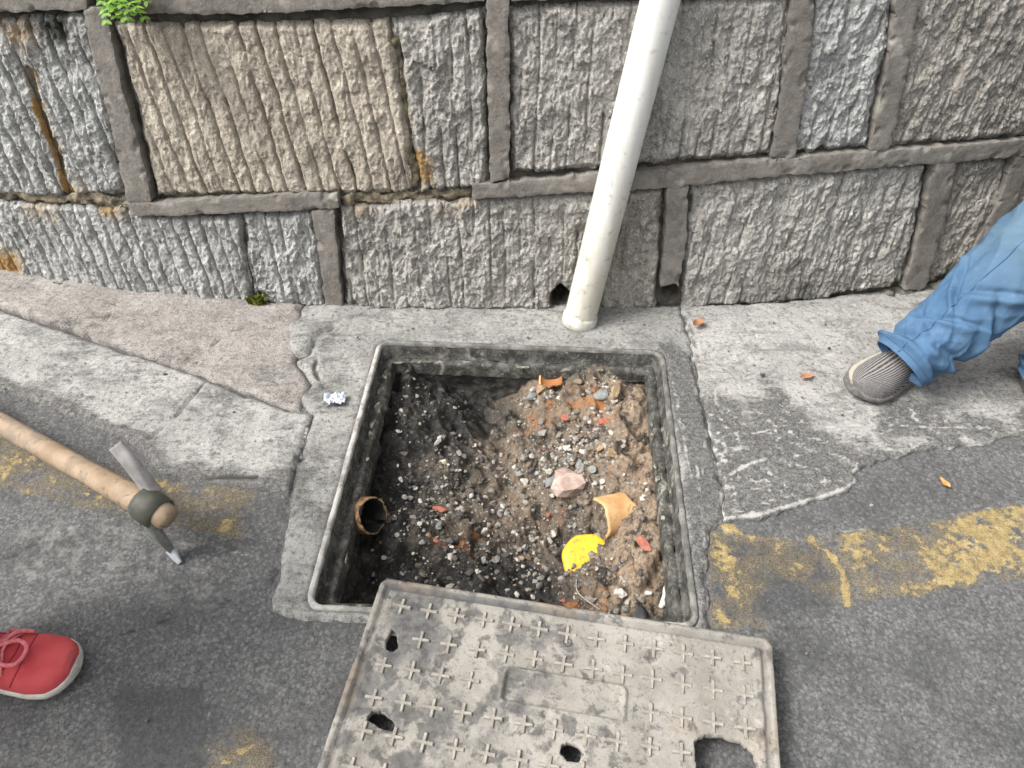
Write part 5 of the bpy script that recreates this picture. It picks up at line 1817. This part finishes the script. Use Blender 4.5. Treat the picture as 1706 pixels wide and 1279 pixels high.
def jean_folds(s, TH):
    d = np.zeros_like(s)
    # bunching above the hem
    for s0, a, w, sk, ph in ((0.020, 0.009, 0.008, 0.014, 0.4), (0.050, 0.013, 0.010, 0.026, 2.2), (0.085, 0.010, 0.013, 0.035, 4.1)):
        d += a * np.exp(-((s - s0 - sk * np.sin(TH + ph)) / w) ** 2) * (0.7 + 0.3 * np.sin(TH * 1 + ph * 2))
        d -= a * 0.9 * np.exp(-((s - s0 - w * 1.7 - sk * np.sin(TH + ph)) / (w * 0.75)) ** 2) * (0.7 + 0.3 * np.sin(TH + ph * 2))
    # long creases pulled across the shin and knee
    for s0, a, w, slope, th0, tw in ((0.15, 0.020, 0.014, 0.06, -0.1, 0.8), (0.22, 0.016, 0.013, -0.06, 0.9, 0.7), (0.285, 0.024, 0.018, 0.03, 0.3, 0.9), (0.115, 0.014, 0.011, -0.05, 1.3, 0.6), (0.19, 0.013, 0.011, 0.09, 1.9, 0.7), (0.36, 0.018, 0.018, -0.05, 0.8, 1.0), (0.33, 0.014, 0.012, 0.10, -0.6, 0.6)):
        dt = np.angle(np.exp(1j * (TH - th0)))
        env = np.exp(-(dt / tw) ** 2)
        q = s - s0 - slope * dt
        d += env * a * (np.exp(-(q / w) ** 2) * 0.7 - np.exp(-((q - w * 1.35) / (w * 0.7)) ** 2) * 0.8)
    return d


trouser(man, [hem_c, hem_c * 0.55 + c2_ * 0.45, c2_, c3_, kneeR, kneeR * 0.6 + hipR * 0.4, hipR], [0.067, 0.072, 0.082, 0.096, 0.102, 0.104, 0.108, 0.115, 0.125], jean_folds, M['denim'], 61)
shoe(man, toeR, heelR, M['knit'], m_sole_d, 0.012, 0.020, 1.16)
an2 = np.array([1.275, 1.205, 0.075])
hem2 = D(1736, 652, 1.735)
knee2 = np.array([1.46, 1.22, 0.44])
hip2 = np.array([1.52, 1.40, 0.80])
trouser(man, [hem2, hem2 * 0.6 + knee2 * 0.4, knee2, knee2 * 0.5 + hip2 * 0.5, hip2], [0.080, 0.084, 0.092, 0.105, 0.112, 0.12], jean_folds, M['denim'], 64)
shoe(man, np.array([hem2[0] - 0.03, hem2[1] - 0.16, 0]), np.array([hem2[0] + 0.03, hem2[1] + 0.10, 0]), M['knit'], m_sole_d, 0.012, 0.020)


def skin_body(parent, chain_pts, radii):
    """one continuous body: two legs joined at the pelvis"""
    allp = []
    (la, lr), (ra, rr_) = chain_pts
    P = np.vstack([spline(np.vstack([la, [(la[-1] + ra[-1]) / 2 + np.array([0, 0, 0.06])], ra[::-1]]), 60)])
    r = np.interp(np.linspace(0, 1, 60), np.linspace(0, 1, len(radii)), radii)
    V, F = loft(tube(P, r * 0.70, 20))
    return mk('body', V, F, M['skin'], parent)


ank1 = hem_c + np.array([0.07, 0.02, 0.085])
skin_body(man, ((np.array([hem_c * 0.6 + c2_ * 0.4, c2_, c3_, kneeR, hipR]), 0), (np.array([hem2 + [0.01, 0, 0.03], hem2 + [0, 0, 0.08], knee2, hip2]), 0)), [0.035, 0.036, 0.045, 0.05, 0.055, 0.06, 0.07, 0.08, 0.08, 0.07, 0.06, 0.055, 0.05, 0.045, 0.036, 0.035])
# seat of the jeans
pel = (hipR + hip2) / 2
th = np.linspace(0, 2 * math.pi, 60, endpoint=False)
sd_v = (hip2 - hipR)
sd_v[2] = 0
sd_v /= np.linalg.norm(sd_v)
fw_v = np.array([-sd_v[1], sd_v[0], 0])
rings = [pel + np.array([0, 0, z_]) + np.outer(np.cos(th) * a_, sd_v) + np.outer(np.sin(th) * b_, fw_v) for z_, a_, b_ in ((-0.10, 0.06, 0.09), (-0.06, 0.15, 0.125), (0, 0.175, 0.135), (0.08, 0.17, 0.125), (0.16, 0.155, 0.11), (0.17, 0.14, 0.10))]
V, F = loft(np.array(rings))
mk('jeans_seat', V, F, M['denim'], man, np.zeros((len(V), 3)))

# person in red canvas shoes, left
m_red = Mat('red_canvas', 0.85, 0.2)
n1, n2 = m_red.noise(14, 4), m_red.noise(420, 2)
c = m_red.mix(m_red.rng(n1, 0.3, 0.7), (0.40, 0.045, 0.055), (0.53, 0.085, 0.09))
c = m_red.mix(m_red.math('MULTIPLY', m_red.rng(m_red.noise(26, 5), 0.52, 0.7, 0, 0.5), m_red.rng(m_red.ch(0), 0.8, 0.98)), c, (0.17, 0.07, 0.06))
m_red.bump(n2, 0.0006, 0.6)
m_red.bump(n1, 0.002, 0.4)
M['red'] = m_red.done(c)
m_sole_w = plain('white_rubber', (0.42, 0.39, 0.345), (0.60, 0.575, 0.53), 40, 0.7, 0.4, 0.0005, (0.33, 0.30, 0.26), 50, 0.56, 0.7)
m_lace = plain('pink_lace', (0.62, 0.14, 0.17), (0.74, 0.25, 0.26), 200, 0.9, 0.2, 0.0008)
lady = thing('person', (-0.95, 0.62, 0), 'person in red canvas lace-up shoes with white soles at the left edge', 'person')
toeL = np.array([*G(131, 1112, 0.025), 0])
heelL = toeL + np.array([-0.25, 0.012, 0])
_, o0, f_, s_, L_, k_ = shoe(lady, toeL, heelL, M['red'], m_sole_w, 0.008, 0.022, 1.16, name='red_shoe')


def onshoe(t, phi, lift=0.003):
    w, h = shoe_profile(np.array(t))
    hh = h * k_ - 0.011
    e = 0.75
    cx = math.copysign(abs(math.cos(phi)) ** e, math.cos(phi)) * w * k_ * 1.16
    sz = abs(math.sin(phi)) ** e
    return o0 + f_ * (t * L_) + s_ * cx + np.array([0, 0, 0.008 + 0.0176 + sz * hh + lift])


def lace(pts, r=0.0025):
    V, F = loft(tube(spline(pts, 40), np.full(40, r), 10))
    mk('shoelace', V, F, m_lace, lady)


H_ = math.pi / 2
lace([onshoe(.62, H_ - 0.9), onshoe(.62, H_ - .4, .005), onshoe(.60, H_, .007), onshoe(.62, H_ + .4, .005), onshoe(.62, H_ + .9)])
lace([onshoe(.55, H_ - 0.8), onshoe(.56, H_, .007), onshoe(.55, H_ + .8)])
lace([onshoe(.57, H_, .008), onshoe(.63, H_ + .5, .014), onshoe(.72, H_ + .35, .012), onshoe(.73, H_ - .05, .010), onshoe(.66, H_ - .2, .012), onshoe(.57, H_, .010)], 0.0034)
lace([onshoe(.57, H_, .008), onshoe(.62, H_ - .6, .012), onshoe(.68, H_ - .95, .008), onshoe(.62, H_ - 1.15, .008), onshoe(.56, H_ - .8, .010)], 0.0034)
lace([onshoe(.57, H_, .009), onshoe(.60, H_ - .5, .009), onshoe(.58, H_ - 1.0, .006), onshoe(.56, H_ - 1.3, .004)], 0.003)
m_seam = plain('dark_red_seam', (0.26, 0.025, 0.035), (0.34, 0.04, 0.05), 200, 0.9, 0.1, 0.0004)


def seam(pts, r, mat, name):
    V, F = loft(tube(spline(pts, 40), np.full(40, r), 8))
    mk(name, V, F, mat, lady)


seam([onshoe(.66, 0.25, .0002), onshoe(.69, 0.6, .0003), onshoe(.715, 1.1, .0003), onshoe(.72, H_, .0003), onshoe(.715, math.pi - 1.1, .0003), onshoe(.69, math.pi - .6, .0003), onshoe(.66, math.pi - .25, .0002)], 0.0011, m_seam, 'toe_seam')
seam([onshoe(.45, H_ - .75, .0004), onshoe(.55, H_ - .72, .0004), onshoe(.63, H_ - .55, .0004), onshoe(.66, H_, .0004), onshoe(.63, H_ + .55, .0004), onshoe(.55, H_ + .72, .0004), onshoe(.45, H_ + .75, .0004)], 0.0013, m_seam, 'eyestay_seam')
ankL = heelL + np.array([0.06, 0, 0.09])
kneeL, hipL = ankL + np.array([-0.06, 0.0, 0.40]), ankL + np.array([-0.15, 0.03, 0.80])
toeL2, heelL2 = toeL + np.array([-0.30, -0.24, 0]), heelL + np.array([-0.30, -0.20, 0])
shoe(lady, toeL2, heelL2, M['red'], m_sole_w, 0.008, 0.022, 1.06, name='red_shoe')
ankL2 = heelL2 + np.array([0.06, 0, 0.09])
kneeL2, hipL2 = ankL2 + np.array([0.0, 0.0, 0.40]), ankL2 + np.array([0.10, 0.0, 0.80])
trouser(lady, [ankL, kneeL, hipL], [0.07, 0.075, 0.085, 0.10, 0.11], None, M['trouser'], 81)
trouser(lady, [ankL2, kneeL2, hipL2], [0.07, 0.075, 0.085, 0.10, 0.11], None, M['trouser'], 84)
skin_body(lady, ((np.array([ankL - [0, 0, 0.05], ankL, kneeL, hipL]), 0), (np.array([ankL2 - [0, 0, 0.05], ankL2, kneeL2, hipL2]), 0)), [0.035, 0.036, 0.05, 0.06, 0.08, 0.08, 0.06, 0.05, 0.036, 0.035])
pel = (hipL + hipL2) / 2
rings = [pel + np.array([0, 0, z_]) + np.outer(np.cos(th) * a_, [0.2, 1, 0]) + np.outer(np.sin(th) * b_, [1, -0.2, 0]) for z_, a_, b_ in ((-0.10, 0.06, 0.09), (-0.06, 0.15, 0.125), (0, 0.175, 0.135), (0.08, 0.17, 0.125), (0.16, 0.155, 0.11), (0.17, 0.14, 0.10))]
V, F = loft(np.array(rings))
mk('trouser_seat', V, F, M['trouser'], lady, np.zeros((len(V), 3)))

# ------------------------------------------------------------------ the mattock lying at the left
m_wood = Mat('worn_wood', 0.7, 0.3)
n1, n2 = m_wood.noise(16, 5, 0.6), m_wood.noise(60, 4, 0.6)
c = m_wood.mix(m_wood.rng(n1, 0.3, 0.7), (0.235, 0.168, 0.108), (0.35, 0.262, 0.18))
c = m_wood.mix(m_wood.rng(n2, 0.54, 0.68, 0, 0.7), c, (0.13, 0.09, 0.058))
c = m_wood.mix(m_wood.rng(m_wood.noise(9, 5, 0.7), 0.46, 0.66, 0, 0.75), c, (0.15, 0.132, 0.11))
m_wood.bump(n2, 0.0008, 0.6)
M['wood'] = m_wood.done(c)
m_steel = plain('worn_steel', (0.13, 0.135, 0.12), (0.24, 0.245, 0.225), 40, 0.5, 0.6, 0.0006, (0.07, 0.06, 0.045), 40, 0.5, 0.66)
m_dark = plain('olive_iron', (0.045, 0.047, 0.035), (0.085, 0.085, 0.065), 30, 0.6, 0.5, 0.0006)
m_tip = plain('bright_steel', (0.36, 0.38, 0.41), (0.50, 0.52, 0.55), 60, 0.35, 0.6, 0.0004)
end = D(285, 868, 1.395)
eye = D(252, 846, 1.405)
mid_ = D(0, 705, 1.62)
hd = (mid_ - eye) / np.linalg.norm(mid_ - eye)
tail = eye + hd * ((eye[2] - 0.026) / max(1e-3, -hd[2]) if hd[2] < -0.02 else 0.85)
print('tool', end, eye, mid_, tail)
tool = thing('mattock', tuple(eye * [1, 1, 0]), 'wooden handled mattock with dark iron head lying on the road at left', 'mattock')
C = spline([end, eye, eye * 0.6 + mid_ * 0.4, mid_, mid_ + hd * 0.35], 60)
kk = np.linspace(0, 1, 60)
rr = np.interp(kk, [0, 0.02, 0.12, 0.25, 0.6, 1], [0.017, 0.024, 0.0245, 0.022, 0.022, 0.023])
V, F = loft(tube(C, rr, 24, 0.0008 * fbm(np.linspace(0, 12, 60)[:, None] + np.zeros((1, 24)), np.cos(np.linspace(0, 6.28, 24))[None] * 2 + np.zeros((60, 1)), 3, 3)))
mk('handle', V, F, M['wood'], tool)
ed = (end - eye) / np.linalg.norm(end - eye)
C = np.array([eye - ed * 0.026 + ed * t for t in (0, 0.001, 0.012, 0.03, 0.05, 0.051)])
V, F = loft(tube(C, np.array([0.025, 0.030, 0.032, 0.033, 0.031, 0.025]), 28), True, False, False)
mk('iron_eye', V, F, m_dark, tool)


def blade(pts, ws, ths, side, mat, name):
    C = spline(pts, 24)
    T = np.gradient(C, axis=0)
    T /= np.linalg.norm(T, axis=1)[:, None]
    S = np.array(side)[None] - (T @ np.array(side))[:, None] * T
    S /= np.linalg.norm(S, axis=1)[:, None]
    N = np.cross(T, S)
    w = np.interp(np.linspace(0, 1, 24), np.linspace(0, 1, len(ws)), ws)[:, None]
    t = np.interp(np.linspace(0, 1, 24), np.linspace(0, 1, len(ths)), ths)[:, None]
    rings = np.stack([C + S * w + N * t * .5, C + S * w * .8 + N * t, C - S * w * .8 + N * t, C - S * w + N * t * .5, C - S * w - N * t * .5, C - S * w * .8 - N * t, C + S * w * .8 - N * t, C + S * w - N * t * .5], 1)
    V, F = loft(rings)
    return mk(name, V, F, mat, tool)


tip = np.array([*G(300, 938, 0.004), 0.004])
pre = np.array([*G(283, 915, 0.022), 0.022])
st0 = eye + np.array([0.0, -0.028, -0.004]) + ed * 0.004
blade([st0 + np.array([-0.008, 0.012, 0.012]), st0 + (pre - st0) * 0.4, pre], [0.016, 0.013, 0.009], [0.011, 0.009, 0.006], ed, m_steel, 'pick_point')
blade([pre, pre * 0.5 + tip * 0.5, tip], [0.008, 0.0085, 0.005], [0.006, 0.004, 0.002], ed, m_tip, 'worn_tip')
top = D(192, 742, 1.38)
st1 = eye + np.array([0, 0.026, 0.010])
blade([st1, st1 * 0.5 + top * 0.5 + np.array([0, 0, 0.01]), top], [0.014, 0.022, 0.032], [0.012, 0.009, 0.003], ed, plain('dusty_steel', (0.24, 0.225, 0.22), (0.36, 0.34, 0.335), 40, 0.7, 0.4, 0.0006), 'adze_blade')

# ------------------------------------------------------------------ small things on the pavement
def leafobj(X, Y, L, w, yaw, mat, label, cat='leaf', curl=0.35, name='fallen_leaf', seed=0, z=0.014):
    p = np.array([*G(X, Y, z), z + 0.002])
    n_, m_ = 12, 7
    rows = []
    for i in range(n_):
        t = i / (n_ - 1)
        ww = w * math.sin(math.pi * min(1, t * 0.96 + 0.02)) ** 0.7
        row = []
        for j in range(m_):
            v = (j / (m_ - 1) - 0.5) * 2
            lx, ly = (t - 0.5) * L, v * ww
            lz = curl * (abs(v) ** 1.5 * ww + 0.6 * ((t - 0.5) * 2) ** 2 * L * 0.35) + 0.0012 * math.sin(9 * t + 4 * v + seed)
            row.append(p + np.array([lx * math.cos(yaw) - ly * math.sin(yaw), lx * math.sin(yaw) + ly * math.cos(yaw), lz]))
        rows.append(row)
    rows = np.array(rows)
    V1, F1 = loft(rows, False, False, False)
    V2 = V1 - np.array([0, 0, 0.0006])
    V, F = cat_mesh([(V1, F1), (V2, [f[:, ::-1] for f in F1])])
    return meta(mk(name, V, F, mat), label, cat, 'dead leaves on the ground' if cat == 'leaf' else None)


m_leaf = plain('dead_leaf', (0.28, 0.13, 0.07), (0.42, 0.23, 0.13), 70, 0.7, 0.3, 0.0006)
m_leaf2 = plain('orange_leaf', (0.42, 0.19, 0.06), (0.52, 0.28, 0.11), 70, 0.7, 0.3, 0.0006)
leafobj(1163, 541, 0.036, 0.011, 0.6, m_leaf, 'curled brown leaf at the foot of the wall right of the drain pipe', curl=0.8, seed=1)
leafobj(1343, 628, 0.034, 0.009, 0.35, m_leaf, 'tan dry leaf on the pale concrete left of the grey shoe', curl=0.4, seed=2)
leafobj(1573, 806, 0.028, 0.0065, 2.0, m_leaf2, 'narrow orange leaf lying alone on dark asphalt at right', curl=0.5, seed=3, z=0.004)
# crumpled white wrapper
wp = np.array([*G(558, 668, 0.014), 0.012])
nx_, ny_ = 22, 16
gx, gy = np.meshgrid(np.linspace(-1, 1, nx_), np.linspace(-1, 1, ny_), indexing='ij')
hx_ = 0.024 * gx * (1 + 0.12 * pn(gy * 2, gx * 0 + 1.3, 5))
hy_ = 0.015 * gy * (1 + 0.15 * pn(gx * 2, gy * 0 + 2.1, 6)) + 0.002 * gx
hz_ = 0.007 + 0.026 * np.abs(pn(gx * 2.1, gy * 2.1, 7)) + 0.014 * pn(gx * 4, gy * 3.5, 8)
rows = wp + np.stack([hx_, hy_, np.clip(hz_, 0.001, 1)], -1)
V1, F1 = loft(rows, False, False, False)
V, F = cat_mesh([(V1, F1), (V1 - [0, 0, 0.0008], [f[:, ::-1] for f in F1])])
meta(mk('crumpled_wrapper', V, F, plain('white_paper', (0.42, 0.47, 0.52), (0.68, 0.71, 0.74), 60, 0.5, 0.4, 0.0005, (0.30, 0.36, 0.42), 55, 0.58, 0.66)), 'crumpled white wrapper on the concrete left of the frame', 'litter')
# grit and dark specks
m_grit = [plain('dark_grit', (0.03, 0.03, 0.03), (0.07, 0.07, 0.065), 90), plain('pale_grit', (0.24, 0.23, 0.21), (0.33, 0.32, 0.30), 90)]
for i, (X, Y, s, k, lb) in enumerate([(1381, 580, 0.0042, 0, 'black speck of grit above the tan dry leaf'), (1270, 625, 0.006, 0, 'black grit crumb left of the tan dry leaf'), (492, 762, 0.006, 0, 'black grit crumb on the concrete left of the frame'),
                                      (275, 624, 0.006, 0, 'dark crumb on the pale slab at left'), (1452, 842, 0.004, 1, 'pale stone chip on asphalt at right')]):
    p = np.array([*G(X, Y, 0.012), 0.013])
    v, f = lump((s * 1.2, s, s * 0.8), 950 + i)
    meta(mk('stone_chip', v + p, f, m_grit[k], None, None, False), lb, 'stone chip', 'chips on the pavement')
rg = np.random.RandomState(15)
parts, cols = [], []
for i in range(420):
    x, y = rg.uniform(-1.3, 1.4), rg.uniform(0.35, 1.55)
    l = np.abs(np.array([x, y]) - fc) @ np.abs(np.stack([ux, uy], 1))
    q = (np.array([x, y]) - fc) @ np.stack([ux, uy], 1)
    if (abs(q[0]) < FWX / 2 + 0.01 and abs(q[1]) < FWY / 2 + 0.01): continue
    cq = (np.array([x, y]) - c_tl)
    if 0 < cq @ cux < CW and 0 < cq @ cuy < CH: continue
    s = 0.0012 + 0.0022 * rg.rand() ** 3
    v, f = lump((s * 1.3, s, s * 0.8), rg.randint(1 << 30))
    z = 0.013 if (y > 1.0) else 0.004
    parts.append((rot_rand(v, rg) + [x, y, z], f))
    cols.append(np.repeat([pal[rg.choice([1, 2, 2, 4, 4, 7])] * 0.7], 12, 0))
V, F = cat_mesh(parts)
meta(mk('grit', V, F, M['gravel'], None, np.concatenate(cols), False, origin=(0, 0, 0)), 'loose grit scattered on the pavement', None, None, 'stuff')

# ------------------------------------------------------------------ plants
m_green = Mat('fern_green', 0.6, 0.35)
n1 = m_green.noise(60, 3)
m_green.b.inputs['Transmission Weight'].default_value = 0
c = m_green.mix(m_green.rng(n1, 0.3, 0.7), (0.07, 0.16, 0.018), (0.18, 0.33, 0.04))
M['green'] = m_green.done(c)
m_stem = plain('fern_stem', (0.10, 0.12, 0.03), (0.16, 0.18, 0.05), 60)


def frond(parent, base, tipp, up, n, ll, seed, mat):
    rgf = np.random.RandomState(seed)
    C = spline([base, base * 0.5 + tipp * 0.5 + up, tipp], 24)
    T, S, U = frames(C)
    parts = [loft(tube(C, np.linspace(0.0013, 0.0005, 24), 5))]
    for k in range(n):
        t = 0.22 + 0.78 * k / n
        i = min(23, int(t * 23))
        for sgn in (-1, 1):
            L = ll * (1.15 - 0.75 * t) * rgf.uniform(0.75, 1.2)
            d = S[i] * sgn * 0.85 + T[i] * 0.55 + U[i] * rgf.uniform(-0.25, 0.35)
            d /= np.linalg.norm(d)
            w = np.cross(d, U[i])
            w /= np.linalg.norm(w)
            b = C[i]
            nn_ = np.cross(w, d)
            lob = []
            prof = [(0.0, 0.02), (0.2, 0.22), (0.38, 0.30), (0.5, 0.22), (0.66, 0.27), (0.8, 0.16), (1.0, 0.01)]
            for (a, ww) in prof:
                cc = b + d * L * a + nn_ * (-0.25 * L * a * a)
                lob.append([cc - w * L * ww + nn_ * 0.03 * L, cc - nn_ * 0.0, cc + w * L * ww + nn_ * 0.03 * L])
            parts.append(loft(np.array(lob), False, False, False))
    V, F = cat_mesh(parts)
    return mk('frond', V, F, mat, parent)


fb = surf(Wl([(205, 6)]), np.array([0.012]))[0]
fern = thing('fern', tuple(fb), 'small bright green fern growing from the top joint of the wall at left', 'fern')
ctr = D(205, 6, 1.50)
for i, (X, Y, dd, n_, ll) in enumerate([(176, 42, -0.06, 6, 0.028), (196, 34, -0.09, 6, 0.030), (215, 36, -0.10, 6, 0.030), (246, 34, -0.07, 6, 0.028), (232, 16, -0.10, 6, 0.032), (252, 6, -0.06, 6, 0.030), (168, 8, -0.06, 6, 0.030), (205, 12, -0.13, 6, 0.032), (190, -30, -0.08, 6, 0.034), (230, -40, -0.08, 6, 0.034), (260, -25, -0.05, 5, 0.03), (222, 26, -0.12, 5, 0.026), (183, 20, -0.11, 5, 0.026)]):
    depth0 = np.linalg.norm((fb - [0, 0, CAM_H]) @ np.array([[0], [CP], [-SP]]))
    frond(fern, fb, D(X, Y, depth0 + dd), np.array([0, -0.012, 0.018]), n_, ll, 30 + i, M['green'])
m_moss = plain('moss_green', (0.10, 0.12, 0.02), (0.22, 0.24, 0.05), 120, 0.9, 0.1, 0.001)


def tuft(X, Y, r, h, label, seed, cnt=26):
    cnt *= 3
    b = np.array([*G(X, Y, 0.0), 0.008])
    b[1] = min(b[1], float(yb(b[0])) - 0.004)
    t = thing('moss_tuft', tuple(b), label, 'moss')
    rgt = np.random.RandomState(seed)
    parts = []
    for i in range(cnt):
        a = rgt.rand() * 6.28
        o_ = b + np.array([math.cos(a), math.sin(a) * 0.5, 0]) * r * rgt.rand() + [0, 0, h * 0.5 * rgt.rand()]
        d = np.array([math.cos(a) * 0.6, -0.4 * rgt.rand(), 0.5 + rgt.rand()]) * h * 0.42
        w = np.array([-math.sin(a), math.cos(a), 0]) * h * 0.14
        parts.append((np.array([o_ - w, o_ + w, o_ + d * 0.6 + w * 1.2, o_ + d, o_ + d * 0.6 - w * 1.2]), np.array([(0, 1, 2), (0, 2, 4), (4, 2, 3)])))
    V, F = cat_mesh(parts)
    mk('leaves', V, F, m_moss, t)


tuft(432, 512, 0.018, 0.040, 'yellow-green moss tuft in the dark joint at the foot of the wall', 41, 40)
tuft(100, 482, 0.014, 0.018, 'tiny green moss tuft at the far left foot of the wall', 42, 18)
